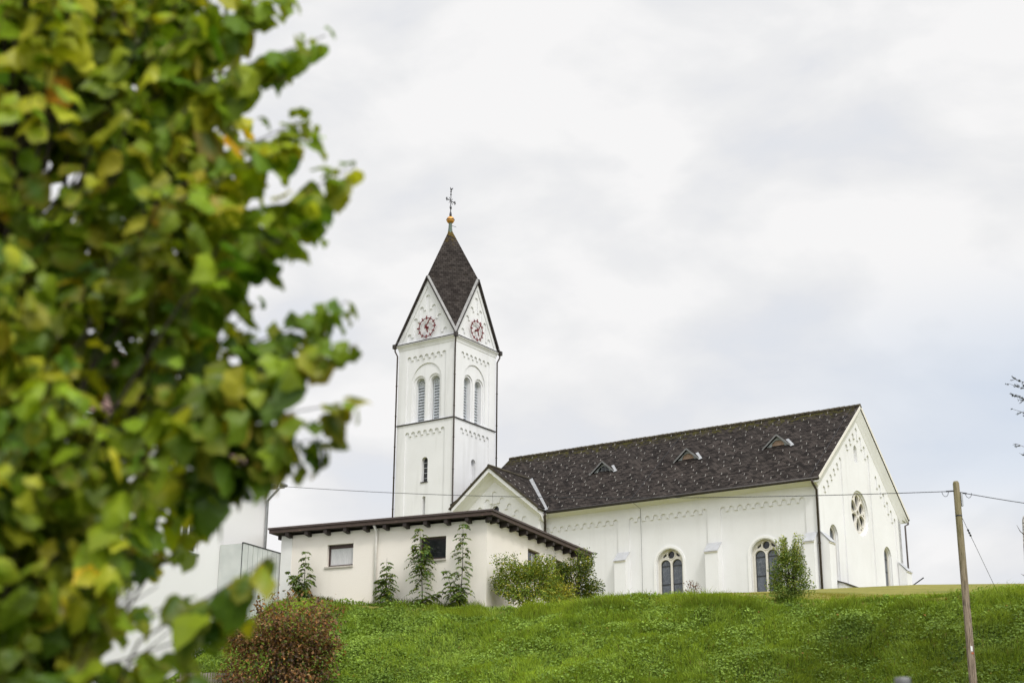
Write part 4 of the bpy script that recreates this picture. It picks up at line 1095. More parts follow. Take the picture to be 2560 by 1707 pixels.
# ------------------------------------------------------------------ leaf scattering
def unit(a): return a / np.maximum(np.linalg.norm(a, axis=-1, keepdims=True), 1e-9)
def leaf_frames(d, n):
    """d: leaf axis (N,3), n: wanted normal (N,3) -> matrix rows x (width), y (length), z (normal)"""
    y = unit(d); x = unit(np.cross(y, n)); z = np.cross(x, y)
    return np.stack([x, y, z], 1)
def scatter(name, tv, tf, pos, frame, size, col, mat, parent, base, edge=None, edgecol=None, curl=None, wavy=0.0):
    N = len(pos); tv = np.asarray(tv, float); tf = np.asarray(tf, int)
    loc = np.repeat(tv[None], N, 0)
    if curl is not None:      # bend down towards tip and sides, per leaf
        rr = (tv[:, 0] ** 2 * 1.2 + tv[:, 1] ** 2)
        loc[:, :, 2] -= curl[:, None] * rr[None]
    if wavy:
        ph = rng.uniform(0, 6.28, (N, 1)); ph2 = rng.uniform(0, 6.28, (N, 1))
        loc[:, :, 2] += wavy * (np.sin(tv[None, :, 1] * 6.0 + ph) * np.abs(tv[None, :, 0]) * 1.6 + np.sin(tv[None, :, 0] * 4.0 + ph2) * 0.5)
    loc = loc * size[:, None, None]
    V = np.einsum('nki,nij->nkj', loc, frame) + pos[:, None, :] - np.asarray(base)[None, None, :]
    Fc = (tf[None] + (np.arange(N) * len(tv))[:, None, None]).reshape(-1, tf.shape[1])
    C = np.repeat(col[:, None, :], len(tv), 1)
    if edge is not None:
        w = np.asarray(edge)[None, :, None] * edgecol[1][:, None, None]
        C = C * (1 - w) + edgecol[0][:, None, :] * w
    me = raw_mesh(name, V.reshape(-1, 3), Fc, tf.shape[1], [mat], None, False, C.reshape(-1, 3))
    o = bpy.data.objects.new(name, me); link(o, parent); return o
# small leaf: 2 quads folded along the midrib
LEAF4_V = [(0, 0, 0), (-0.34, 0.42, 0.07), (0, 1.0, -0.06), (0.34, 0.42, 0.07)]
LEAF4_F = [(0, 2, 1), (0, 3, 2)]
# broad lobed leaf for the near tree
def broad_leaf():
    out = [(0.0, 0.02), (0.17, -0.09), (0.36, -0.03), (0.50, 0.15), (0.53, 0.34), (0.57, 0.50), (0.46, 0.66), (0.33, 0.82), (0.17, 0.92), (0.0, 1.05)]
    right = out[1:-1]
    ring_ = [out[0]] + right + [out[-1]] + [(-x, y) for x, y in right[::-1]]
    mid = [(0.0, 0.30), (0.0, 0.62)]
    V = [(x, y, 0.10 * abs(x) ** 0.8 + 0.05 * math.sin(6 * y + 3 * x)) for x, y in ring_] + [(x, y, -0.02) for x, y in mid]
    n = len(ring_); Fc = []
    m0, m1 = n, n + 1
    for i in range(n):
        j = (i + 1) % n
        ymid = (ring_[i][1] + ring_[j][1]) / 2
        Fc.append((m0 if ymid < 0.46 else m1, i, j))
    # bridge between the two midrib points
    ks = [i for i in range(n) if (( (ring_[i][1] + ring_[(i + 1) % n][1]) / 2 < 0.46) != ((ring_[(i + 1) % n][1] + ring_[(i + 2) % n][1]) / 2 < 0.46))]
    for i in ks: Fc.append((m0, (i + 1) % n, m1))
    ed = [1.0 if k not in (0,) else 0.2 for k in range(n)] + [0.0, 0.0]
    return V, Fc, ed
BL_V, BL_F, BL_E = broad_leaf()
def jitter(base, N, amt, r=None):
    r = r or rng
    g = np.clip(r.normal(1, amt, (N, 1)), 0.35, 1.8)
    hue = r.normal(0, amt * 0.35, (N, 1))
    c = np.asarray(base)[None] * g
    c = c * np.concatenate([1 + hue * 1.6, 1 + hue * 0.3, 1 - hue], 1)
    return np.clip(c, 0.002, 0.9)
def pick(cols, ps, N, amt):
    k = rng.choice(len(cols), N, p=ps); out = np.zeros((N, 3))
    for i, c in enumerate(cols):
        s = k == i; out[s] = jitter(c, int(s.sum()), amt)
    return out

# ------------------------------------------------------------------ near tree, out of focus on the left
TX, TY, TZ0 = -1.86, 4.95, -1.6
tree = thing("broadleaf_tree", "green and yellowing broadleaf tree close by at the left, out of focus", "tree", (TX, TY, TZ0))
zs_p = np.array([-1.0, -0.5, 0.0, 0.42, 0.57, 0.71, 0.86, 1.0, 1.10, 1.30, 1.45, 1.76, 2.01, 2.24, 2.43, 2.69, 3.0, 3.5, 4.0, 4.5, 4.9])
rs_p = np.array([0.5, 0.6, 0.66, 0.72, 0.80, 0.87, 0.90, 0.90, 0.96, 1.0, 1.02, 1.02, 1.01, 1.01, 1.0, 0.99, 0.96, 0.84, 0.60, 0.32, 0.06])
def crown_r(z): return np.interp(z, zs_p, rs_p)
trunk_pts = [(TX, TY, TZ0), (TX + 0.03, TY, -0.4), (TX - 0.02, TY + 0.03, 0.9), (TX + 0.03, TY, 2.2), (TX, TY + 0.02, 3.5), (TX + 0.02, TY, 4.7)]
tk = MB(); tk.tube([(p[0] - TX, p[1] - TY, p[2]) for p in trunk_pts], [0.095, 0.085, 0.07, 0.05, 0.03, 0.01], 10)
trunk = tk.build("trunk", MAT['bark'], tree, TZ0)
tips = []
for x, z in [(-0.67, 2.66), (-0.82, 2.60), (-0.72, 2.37), (-0.68, 2.20), (-0.54, 2.10), (-0.78, 2.27), (-0.64, 1.87), (-0.72, 2.00), (-0.56, 1.68), (-0.64, 1.60), (-0.50, 1.47), (-0.66, 1.46), (-0.52, 1.27), (-0.60, 1.17), (-0.66, 1.12), (-0.74, 0.80), (-0.86, 0.62), (-0.96, 0.46), (-0.87, 2.80), (-0.84, 2.92)]:
    tips.append((np.array([x, 4.62 + rng.uniform(-0.15, 0.2), z]), True))
def vn3(p):     # slow variation through the crown: sprays of leaves with gaps between them
    return 0.5 + 0.25 * (math.sin(p[0] * 6.1 + p[2] * 3.3 + 1.0) + math.sin(p[1] * 5.3 - p[2] * 5.9 + 2.0) * 0.6 + math.sin(p[2] * 8.3 + p[0] * 2.7) * 0.5)
NS = 1480
while len(tips) < NS:
    z = rng.uniform(-0.9, 4.7); th = rng.uniform(0, 2 * math.pi)
    R_ = crown_r(z) * math.sqrt(rng.uniform(0.16, 1.0)) * 0.98
    p = np.array([TX + R_ * math.cos(th), TY + R_ * math.sin(th), z])
    if z < 1.1 and rng.random() < (0.17 if p[0] > -1.35 else 0.0): continue
    if vn3(p) < 0.38 and rng.random() < 0.66: continue
    
    tips.append((p, False))
lp, ld, ln_, lsz, yel, twig = [], [], [], [], [], MB()
for tip, edge_s in tips:
    rad = np.array([tip[0] - TX, tip[1] - TY, 0]); rad = rad / (np.linalg.norm(rad) + 1e-6)
    dr = rad * rng.uniform(0.55, 0.9) + np.array([rng.normal(0, 0.16), rng.normal(0, 0.16), rng.uniform(0.35, 0.8)])
    if edge_s: dr = np.array([0.84, rng.normal(0, 0.12), rng.uniform(0.30, 0.55) if tip[2] > 1.35 or tip[2] < 1.0 else 0.12])
    dr = dr / np.linalg.norm(dr); ln0 = rng.uniform(0.30, 0.46)
    if edge_s: ln0 = 0.50
    base = tip - dr * ln0
    nl = int(ln0 / (0.015 if edge_s else 0.040)) + 2
    sp = (rng.random(), float(np.exp(rng.normal(0, 0.27))), int(rng.choice(5, p=[0.44, 0.28, 0.22, 0.045, 0.015])))
    if edge_s: sp = (sp[0], min(max(sp[1], 0.75), 1.1), min(sp[2], 1))
    n0 = rng.normal(0, 0.34, 3); d0_ = rng.normal(0, 0.2, 3)
    for i in range(nl):
        t = i / (nl - 1)
        a = base + dr * ln0 * t + np.array([0, 0, -0.03 * (1 - t)]) + (rng.normal(0, 0.040 * (1.12 - t), 3) if edge_s else 0)
        side = unit(np.cross(dr, [0, 0, 1])) * (1 if i % 2 else -1)
        dl = side * rng.uniform(0.5, 1.0) + dr * rng.uniform(0.15, 0.75) + np.array([rng.normal(0, .25), rng.normal(0, .25), rng.uniform(-1.0, 0.0)])
        dl = dl + d0_; dl = dl / np.linalg.norm(dl)
        pet = rng.uniform(0.015, 0.045)
        lp.append(a + dl * pet); ld.append(dl)
        nn = np.array([rng.normal(0, .34) + 0.05, rng.normal(0, .34) - 0.28, 0.85]) + rad * 0.55 + n0
        ln_.append(nn); lsz.append(rng.uniform(0.064, 0.106) * (1 - 0.40 * t ** 3)); yel.append(sp)
    hz = max(TZ0 + 1.0, tip[2] - 0.55 - 0.8 * math.hypot(tip[0] - TX, tip[1] - TY))
    tw_r = 0.0055
    mids = np.array([TX, TY, hz]) * 0.5 + base * 0.5 + np.array([0, 0, -0.06])
    bnd = np.array([rng.normal(0, .10), rng.normal(0, .10), rng.normal(0, .06)]); mids = mids + bnd
    if rng.random() > 0.30: twig.tube([tuple(base - [TX, TY, 0]), tuple(tip - [TX, TY, 0])], [0.004, 0.002], 5, cap=False); continue
    twig.tube([(TX - TX, TY - TY, hz), tuple(mids - [TX, TY, 0]), tuple(base - [TX, TY, 0]), tuple(tip - [TX, TY, 0])], [0.009, 0.007, 0.0045, 0.002], 5, cap=False)
twig.build("branch", MAT['bark'], trunk, TZ0)
lp, ld, ln_, lsz, yel = map(np.array, (lp, ld, ln_, lsz, yel))
# a natural gap low in the crown, where the house wall shows through
def in_gap(p):
    q1 = (p[:, 0] + 1.07) / 0.12, (p[:, 2] - 0.50) / 0.075
    s = p[:, :] * (4.5 / p[:, 1:2])
    a = ((s[:, 0] + 1.10) / 0.15) ** 2 + ((s[:, 2] - 0.515) / 0.055) ** 2 < 1
    b_ = ((s[:, 0] + 1.13) / 0.09) ** 2 + ((s[:, 2] - 0.66) / 0.05) ** 2 < 1
    c_ = ((s[:, 0] + 1.24) / 0.05) ** 2 + ((s[:, 2] - 0.44) / 0.05) ** 2 < 1
    return a | b_ | c_
keep = ~in_gap(lp)
lp, ld, ln_, lsz, yel = lp[keep], ld[keep], ln_[keep], lsz[keep], yel[keep]
N = len(lp)
PAL = [(0.260, 0.360, 0.022), (0.120, 0.210, 0.020), (0.45, 0.47, 0.035), (0.56, 0.44, 0.025), (0.50, 0.26, 0.015)]
kk = rng.choice(5, N, p=[0.46, 0.28, 0.21, 0.04, 0.01]); kk = np.where(rng.uniform(0, 1, N) < 0.6, np.minimum(yel[:, 2].astype(int), 2), kk)
col = np.zeros((N, 3))
for i_, c_ in enumerate(PAL):
    m_ = kk == i_; col[m_] = jitter(c_, int(m_.sum()), 0.16)
col = col * yel[:, 1:2]
ecol = (pick([(0.38, 0.36, 0.045), (0.36, 0.22, 0.025), (0.16, 0.26, 0.015)], [0.5, 0.2, 0.3], N, 0.2), np.clip(rng.normal(0.25, 0.35, N), 0, 0.9))
scatter("crown", BL_V, BL_F, lp, leaf_frames(ld, ln_), lsz, col, MAT['leaf'], tree, (TX, TY, TZ0), BL_E, ecol, np.clip(rng.normal(0.80, 0.40, N), -0.2, 1.6), wavy=0.22)

# ------------------------------------------------------------------ shrubs and saplings
def shrub(name, label, cat, x, y, zb, rx, ry, h, n, size, cols, ps, stems=9, zc=0.5, upright=0.0, taper=0.0, lump=0.35, group=None, seed=1, droop=0.2, low=0.0):
    r = np.random.default_rng(seed)
    root = thing(name, label, cat, (x, y, zb), 0, group)
    sm = MB()
    # lumps make the outline uneven
    K = 22
    lc = r.normal(0, 1, (K, 3)); lc = unit(lc) * r.uniform(0.45, 0.95, (K, 1)); lc[:, 2] = r.uniform(-0.85, 0.72, K)
    lr = r.uniform(0.22, 0.46, K)
    k = r.choice(K, n); d = unit(r.normal(0, 1, (n, 3))) * (r.uniform(0, 1, (n, 1)) ** 0.45) * lr[k][:, None]
    p = lc[k] + d
    core = r.uniform(0, 1, n) < 0.30
    p[core] = unit(r.normal(0, 1, (int(core.sum()), 3))) * (r.uniform(0.2, 1, (int(core.sum()), 1)) ** 0.5) * 0.85
    zz = np.clip((p[:, 2] + 1) / 2, low, 1.12)
    tp = 1 - taper * np.clip(zz, 0, 1) ** 1.5
    P = np.stack([x + p[:, 0] * rx * tp, y + p[:, 1] * ry * tp, zb + 0.12 + zz * h * 0.93], 1)
    out = unit(p + np.array([0, 0, 0.3]))
    # stems with leafy shoots that stick out of the top
    sh_p = []
    for i in range(stems):
        a = r.uniform(0, 2 * math.pi); q = r.uniform(0.2, 0.9)
        tipz = h * (r.uniform(0.75, 1.05) if upright <= 0 else r.uniform(0.92, 1.22)); tx_, ty_ = rx * q * math.cos(a) * (1 - taper * 0.8), ry * q * math.sin(a) * (1 - taper * 0.8)
        sm.tube([(tx_ * 0.12, ty_ * 0.12, -0.1), (tx_ * 0.45, ty_ * 0.45, tipz * 0.5), (tx_, ty_, tipz)], [0.022, 0.013, 0.004], 5)
        m = int(n * 0.012)
        t = r.uniform(0.55 if upright <= 0 else 0.66, 1.03, m)
        sp = np.stack([tx_ * t, ty_ * t, tipz * t], 1) + r.normal(0, size * (0.9 if upright <= 0 else 0.6), (m, 3))
        sh_p.append(sp + np.array([x, y, zb]))
    sm.build("stem", MAT['bark'], root)
    S = np.concatenate(sh_p) if sh_p else np.zeros((0, 3))
    P = np.concatenate([P, S]); M_ = len(P); nS = len(S)
    out = np.concatenate([out, unit(r.normal(0, 1, (len(S), 3)) + [0, 0, 0.3])])
    dl = unit(out * 0.7 + r.normal(0, 0.6, (M_, 3)) + np.array([0, 0, upright - droop]))
    nn = out * 0.6 + r.normal(0, 0.5, (M_, 3)) + np.array([0, 0, 0.8])
    kk = r.choice(len(cols), M_, p=ps); C_ = np.zeros((M_, 3))
    if upright > 0: kk[M_ - nS:] = np.where(r.uniform(0, 1, nS) < 0.75, len(cols) - 1, kk[M_ - nS:])
    for i, c in enumerate(cols):
        s = kk == i; C_[s] = jitter(c, int(s.sum()), 0.25, r)
    scatter("foliage", LEAF4_V, LEAF4_F, P, leaf_frames(dl, nn), size * r.uniform(0.7, 1.25, M_), C_, MAT['shrubleaf'], root, (x, y, zb), curl=np.clip(r.normal(0.15, 0.2, M_), -.2, .7))
    return root
bx_, by_ = -7.72, 50.6
shrub("copper_shrub", "large rounded shrub with brown-copper leaves at the foot of the bank", "shrub", bx_, by_, tz(bx_, by_) - 0.15, 2.45, 1.7, 3.7, 10500, 0.12,
      [(0.215, 0.120, 0.058), (0.34, 0.19, 0.075), (0.12, 0.070, 0.045), (0.15, 0.19, 0.04)], [0.40, 0.24, 0.22, 0.14], stems=16, seed=11, droop=0.45)
x, y = h2w(1.35, 0.75)
shrub("green_shrub", "spreading yellow-green shrub hugging the near corner of the low hall", "shrub", x, y, tz(x, y), 1.70, 1.25, 2.05, 9000, 0.085,
      [(0.190, 0.245, 0.032), (0.105, 0.165, 0.026), (0.34, 0.34, 0.05)], [0.5, 0.28, 0.22], stems=14, seed=21)
x, y = h2w(1.0, 6.5)
shrub("green_shrub", "dark bushy shrub under the far end of the low hall's roof", "shrub", x, y, tz(x, y) - .1, 1.2, 1.1, 2.3, 8000, 0.085,
      [(0.070, 0.105, 0.020), (0.120, 0.160, 0.028), (0.27, 0.29, 0.045)], [0.52, 0.3, 0.18], stems=14, seed=22)
x, y = h2w(1.25, 4.0)
shrub("arching_shrub", "low yellow arching shrub between the two green shrubs by the hall", "shrub", x, y, tz(x, y), 0.8, 0.8, 1.05, 1800, 0.08,
      [(0.31, 0.30, 0.04), (0.18, 0.21, 0.03)], [0.6, 0.4], stems=12, seed=23)
x, y = h2w(11.98, -0.45)
shrub("upright_shrub", "upright green shrub with pale top shoots in front of a church window", "shrub", x, y, tz(x, y), 0.92, 0.75, 1.9, 8500, 0.062,
      [(0.10, 0.15, 0.026), (0.165, 0.225, 0.04), (0.33, 0.38, 0.10)], [0.5, 0.32, 0.18], stems=20, seed=31, upright=0.5, taper=0.35)
x, y = 10.35, 84.5
shrub("dry_weed", "small dry reddish-brown weed at the foot of the church wall", "weed", x, y, tz(x, y), 0.55, 0.4, 1.0, 130, 0.10,
      [(0.20, 0.10, 0.055), (0.13, 0.075, 0.05)], [0.6, 0.4], stems=10, seed=32)
x, y = h2w(-5.35, -5.55)
shrub("young_plant", "small bright green plant growing in front of the copper shrub", "plant", x - 0.3, y, tz(x - .3, y), 0.35, 0.3, 0.9, 150, 0.085, [(0.14, 0.24, 0.03), (0.09, 0.17, 0.02)], [0.6, 0.4], stems=4, seed=33)
x, y = h2w(-9.9, -4.1)
shrub("creeping_shrub", "dense low dark green shrub at the left of the copper shrub by the white house", "shrub", x, y, tz(x, y) - 0.3, 1.3, 1.5, 1.15, 2600, 0.09, [(0.045, 0.095, 0.018), (0.07, 0.13, 0.022)], [0.6, 0.4], stems=5, seed=34, droop=0.5)

def sapling(label, u, v, h, lean, side_shoots, spread, seed, dens=1.0, bare=0.0, group="ash saplings along the hall wall"):
    """young ash: a thin stem with opposite pinnate leaves in tiers"""
    r = np.random.default_rng(seed)
    x, y = h2w(u, v); zb = tz(x, y)
    root = thing("ash_sapling", label, "sapling", (x, y, zb), HPHI, group)
    st = MB(); Ps, Ds, Ns, Ss = [], [], [], []
    def stem(p0, p1, sp, r0_):
        p0, p1 = np.array(p0, float), np.array(p1, float)
        mid = (p0 + p1) / 2 + np.array([r.normal(0, .03), r.normal(0, .02), 0])
        st.tube([tuple(p0), tuple(mid), tuple(p1)], [r0_, r0_ * 0.7, 0.004], 5)
        Ln = np.linalg.norm(p1 - p0); d = (p1 - p0) / Ln
        s = max(0.12, bare * Ln) ; i = 0
        while s < Ln:
            t = s / Ln
            c = (1 - t) ** 2 * p0 + 2 * t * (1 - t) * mid + t ** 2 * p1
            prof = min(1.0, 0.45 + 1.3 * (1 - t)) if t > 0.5 else 1.0
            for q in range(3):
                a = i * 1.75 + q * math.pi * 2 / 3 + r.normal(0, 0.6)
                hd = np.array([math.cos(a), 0.55 * math.sin(a) - 0.22, 0.0]); hd /= np.linalg.norm(hd)
                Lr = sp * prof * r.uniform(0.65, 1.5)
                npair = 6
                for j in range(npair + 1):
                    f = 0.3 + 0.7 * j / npair
                    pos = c + hd * Lr * f + np.array([0, 0, 0.30 * Lr * f - 0.55 * Lr * f * f])
                    ax = hd + np.array([0, 0, 0.3 - 1.1 * f])
                    if j == npair: dirs = [ax]
                    else:
                        sd = np.cross(hd, [0, 0, 1.0]); dirs = [ax * 0.5 + sd, ax * 0.5 - sd]
                    for dd in dirs:
                        if r.random() < 0.93:
                            Ps.append(pos); Ds.append(dd + r.normal(0, .2, 3) + np.array([0, 0, -0.35])); Ns.append(np.array([r.normal(0, .35), r.normal(0, .35), 1.0]) + hd * 0.3); Ss.append(r.uniform(0.11, 0.165))
            s += r.uniform(0.06, 0.17) / dens * (1.0 + 0.7 * t); i += 1
    stem((0, 0, -0.1), (lean, 0.0, h), spread, 0.022)
    for (z0_, du, dv, dz_, sp) in side_shoots:
        stem((lean * z0_ / h, 0, z0_), (lean * z0_ / h + du, dv, z0_ + dz_), sp, 0.014)
    st.build("stem", MAT['bark'], root)
    Ps, Ds, Ns, Ss = map(np.array, (Ps, Ds, Ns, Ss))
    C_ = jitter((0.120, 0.175, 0.034), len(Ps), 0.30, r)
    scatter("foliage", [(0, 0, 0), (-0.26, 0.45, 0.04), (0, 1.0, -0.05), (0.26, 0.45, 0.04)], LEAF4_F, Ps, leaf_frames(Ds, Ns), Ss, C_, MAT['shrubleaf'], root, (0, 0, 0))
    return root
sapling("slender ash sapling rising behind the copper shrub", -7.85, -0.50, 2.05, -0.03, [(0.3, -0.75, -0.1, 1.0, 0.28), (0.2, -0.4, -0.1, 0.7, 0.26), (0.3, 0.3, 0, 0.8, 0.26)], 0.30, 41, 1.0)
sapling("short dense ash sapling below the cream downpipe", -4.10, -0.45, 1.90, -0.05, [(0.25, 0.2, -0.1, 1.0, 0.3), (0.2, -0.25, -0.1, 0.9, 0.3), (0.2, 0.05, -0.2, 1.1, 0.3)], 0.36, 42, 1.1)
sapling("tall ash sapling partly covering the second hall window", -2.47, -0.50, 3.15, -0.22, [(0.25, 0.95, -0.1, 0.35, 0.28), (1.3, -0.25, -0.1, 1.2, 0.34), (1.2, 0.28, -0.1, 1.2, 0.34)], 0.42, 43, 1.05, 0.10)
sapling("tallest ash sapling beside the hall corner, its stem bare below", -0.87, -0.50, 3.30, 0.08, [(0.1, -0.65, -0.1, 1.55, 0.26), (0.1, -0.3, -0.1, 0.9, 0.3), (0.1, 0.25, -0.1, 0.8, 0.28), (0.15, 0.05, -0.2, 0.7, 0.3)], 0.38, 44, 1.0, 0.22)

# ------------------------------------------------------------------ grass and ground cover on the bank
def nrm(u, v):
    e = 0.05
    du = (terr(u + e, v) - terr(u - e, v)) / (2 * e); dv = (terr(u, v + e) - terr(u, v - e)) / (2 * e)
    n = np.stack([-du, -dv, np.ones_like(du)], -1); n = unit(n)
    return np.stack([HC * n[:, 0] - HS * n[:, 1], HS * n[:, 0] + HC * n[:, 1], n[:, 2]], -1)
def vnoise(u, v, s, seed):
    r = np.random.default_rng(seed); G = r.uniform(0, 1, (64, 64))
    a, b_ = u * s, v * s; i, j = np.floor(a).astype(int), np.floor(b_).astype(int); fa_, fb_ = a - i, b_ - j
    fa_, fb_ = fa_ * fa_ * (3 - 2 * fa_), fb_ * fb_ * (3 - 2 * fb_)
    g = lambda x, y: G[x % 64, y % 64]
    return (g(i, j) * (1 - fa_) + g(i + 1, j) * fa_) * (1 - fb_) + (g(i, j + 1) * (1 - fa_) + g(i + 1, j + 1) * fa_) * fb_
def grass(N, u0_, u1_, v0_, v1_, hmin, hmax, wid, name, seed, colsA, dens_fn, label, vmax_dark=True):
    r = np.random.default_rng(seed)
    u = r.uniform(u0_, u1_, N); v = r.uniform(v0_, v1_, N)
    k = r.uniform(0, 1, N) < dens_fn(u, v); u, v = u[k], v[k]; N = len(u)
    # keep out of the hall and the house
    k = ~((u > -9.45) & (u < 0.02) & (v > -0.03) & (v < 9.4)) & ~((u < -10.55)); u, v = u[k], v[k]; N = len(u)
    z = terr(u, v); X_ = HX + HC * u - HS * v; Y_ = HY + HS * u + HC * v
    P = np.stack([X_, Y_, z - 0.02], 1)
    cl = vnoise(u, v, 1.1, 5) * 0.6 + vnoise(u, v, 3.1, 6) * 0.4
    h = (hmin + (hmax - hmin) * r.uniform(0, 1, N)) * (0.25 + 1.5 * cl)
    ang = r.uniform(0, 2 * math.pi, N) * 0.5 + 6.28 * vnoise(u, v, 0.8, 8)
    lean = np.stack([np.cos(ang), np.sin(ang) - 0.35, np.zeros(N)], 1) * r.uniform(0.15, 0.95, (N, 1))
    upv = np.array([0, 0, 1.0])[None] * 0.9 + nrm(u, v) * 0.35
    side = unit(np.cross(lean + r.normal(0, .3, (N, 3)), upv)) * (wid * r.uniform(0.6, 1.4, N))[:, None]
    m1 = P + (upv * 0.62 + lean * 0.22) * h[:, None]; tip = P + (upv * 0.88 + lean * 0.85) * h[:, None]
    V = np.stack([P - side, P + side, m1 + side * 0.8, m1 - side * 0.8, tip], 1)
    base = np.arange(N)[:, None] * 5
    tri_ = np.concatenate([base + np.array([0, 1, 2]), base + np.array([0, 2, 3]), base + np.array([3, 2, 4])], 0)
    tone = np.clip(vnoise(u, v, 0.55, 9) * 0.5 + vnoise(u, v, 2.0, 10) * 0.3 + r.uniform(0, 1, N) * 0.35, 0, 1)
    A, B = np.array(colsA[0]), np.array(colsA[1])
    C_ = A[None] * (1 - tone[:, None]) + B[None] * tone[:, None]
    C_ = C_ * np.clip(r.normal(1, 0.2, (N, 1)), 0.5, 1.6)
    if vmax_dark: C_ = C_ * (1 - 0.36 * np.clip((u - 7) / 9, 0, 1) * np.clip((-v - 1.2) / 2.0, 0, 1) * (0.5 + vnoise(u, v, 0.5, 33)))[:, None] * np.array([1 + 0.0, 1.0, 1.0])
    dry = r.uniform(0, 1, N) < 0.035; C_[dry] = np.array([0.22, 0.19, 0.06]) * r.uniform(0.6, 1.1, (int(dry.sum()), 1))
    C5 = np.repeat(C_[:, None, :], 5, 1)
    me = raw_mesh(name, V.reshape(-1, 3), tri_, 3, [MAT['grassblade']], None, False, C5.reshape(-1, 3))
    o = bpy.data.objects.new(name, me); link(o); o["kind"] = "stuff"; o["label"] = label; return o
cover_w = lambda u, v: np.clip((2.5 - u) / 4.0 + 0.9 * (vnoise(u, v, 0.7, 12) - 0.5), 0, 1)
grass(300000, -11.5, 25.0, -8.2, -0.15, 0.07, 0.22, 0.011, "grass", 51, ((0.108, 0.182, 0.021), (0.39, 0.525, 0.082)),
      lambda u, v: (0.95 - 0.55 * cover_w(u, v)) * np.clip((-0.75 + 0.3 * vnoise(u, v, 1.5, 3) * 2 - v) / 0.5 + 0.3, 0.05, 1), "long green grass on the bank")
grass(70000, -11.5, 25.0, -1.9, -0.6, 0.14, 0.42, 0.008, "tall_grass", 52, ((0.115, 0.185, 0.020), (0.40, 0.51, 0.08)), lambda u, v: np.clip(vnoise(u, v, 1.3, 14) * 2.2 - 0.75, 0, 1) * (v < -0.95), "taller tufts of grass along the top of the bank")
grass(60000, 0.1, 22.0, -1.2, 12.0, 0.02, 0.05, 0.010, "lawn_grass", 53, ((0.16, 0.18, 0.036), (0.33, 0.305, 0.08)), lambda u, v: np.ones_like(u), "short yellowish mown grass above the bank")
grass(5000, -9.4, -0.05, -0.55, -0.05, 0.10, 0.32, 0.006, "wall_grass", 54, ((0.07, 0.12, 0.014), (0.16, 0.20, 0.04)), lambda u, v: np.clip(vnoise(u, v, 1.0, 15) * 1.5 - 0.3, 0, 1), "thin grass along the foot of the hall wall")
def ground_cover(N, seed):
    r = np.random.default_rng(seed)
    u = r.uniform(-11.4, 24.0, N); v = r.uniform(-8.0, -0.85, N)
    k = (r.uniform(0, 1, N) < np.maximum(cover_w(u, v), 0.22 + 0.45 * vnoise(u, v, 1.1, 21))) & (u > -10.55); u, v = u[k], v[k]; N = len(u)
    hgt = 0.05 + 0.26 * vnoise(u, v, 1.4, 16) * r.uniform(0.3, 1, N)
    P = np.stack([HX + HC * u - HS * v, HY + HS * u + HC * v, terr(u, v) + hgt], 1)
    dl = unit(np.stack([r.normal(0, 1, N), r.normal(0, 1, N) - 0.5, r.normal(-0.25, 0.35, N)], 1))
    nn = np.stack([r.normal(0, .75, N), r.normal(-0.35, .75, N), np.ones(N)], 1)
    tone = np.clip(vnoise(u, v, 0.9, 17) * 0.6 + r.uniform(0, 1, N) * 0.5, 0, 1)[:, None]
    C_ = np.array([0.085, 0.152, 0.021]) * (1 - tone) + np.array([0.30, 0.425, 0.075]) * tone
    C_ = C_ * np.clip(r.normal(1, .2, (N, 1)), .5, 1.6)
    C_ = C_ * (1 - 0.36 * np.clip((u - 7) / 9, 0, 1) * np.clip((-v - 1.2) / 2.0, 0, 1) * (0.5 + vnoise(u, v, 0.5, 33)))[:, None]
    o = r.uniform(0, 1, N) < 0.003; C_[o] = np.array([0.30, 0.15, 0.04])
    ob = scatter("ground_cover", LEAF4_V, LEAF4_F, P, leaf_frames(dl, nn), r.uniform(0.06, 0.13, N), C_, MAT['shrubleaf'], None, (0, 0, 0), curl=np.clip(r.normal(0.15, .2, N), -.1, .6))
    ob["kind"] = "stuff"; ob["label"] = "leafy ground cover on the left part of the bank"
ground_cover(150000, 61)

# ------------------------------------------------------------------ utility pole and wires
PX, PY = 12.70, 41.5
pz = tz(PX, PY)
pole_top = (12.71, 41.5, 9.333)
pole = thing("utility_pole", "leaning weathered wooden utility pole at the right on the bank", "utility pole", (PX, PY, pz))
rel = lambda p: (p[0] - PX, p[1] - PY, p[2])
bz = pz - 0.5
dirp = (Vector(pole_top) - Vector((PX, PY, bz)))
lerp = lambda z: Vector((PX, PY, bz)) + dirp * ((z - bz) / dirp.z)
q = MB(); q.tube([rel(lerp(bz)), rel(lerp(4)), rel(lerp(7)), rel(lerp(pole_top[2] - 0.06)), rel(lerp(pole_top[2] + 0.0))], [0.112, 0.107, 0.099, 0.090, 0.066], 14)
q.build("shaft", MAT['pole'], pole, pz)
q = MB(); c_ = lerp(8.346); q.tube([rel(lerp(8.318)), rel(lerp(8.355))], 0.097, 14); q.build("guy_clamp", MAT['iron'], pole, pz)
q = MB(); c_ = lerp(8.807); q.box(c_.x - PX + 0.10, c_.x - PX + 0.15, -0.05, 0.05, 8.623, 8.992); q.build("junction_box", MAT['greypipe'], pole, pz)
q = MB(); c_ = lerp(9.084)
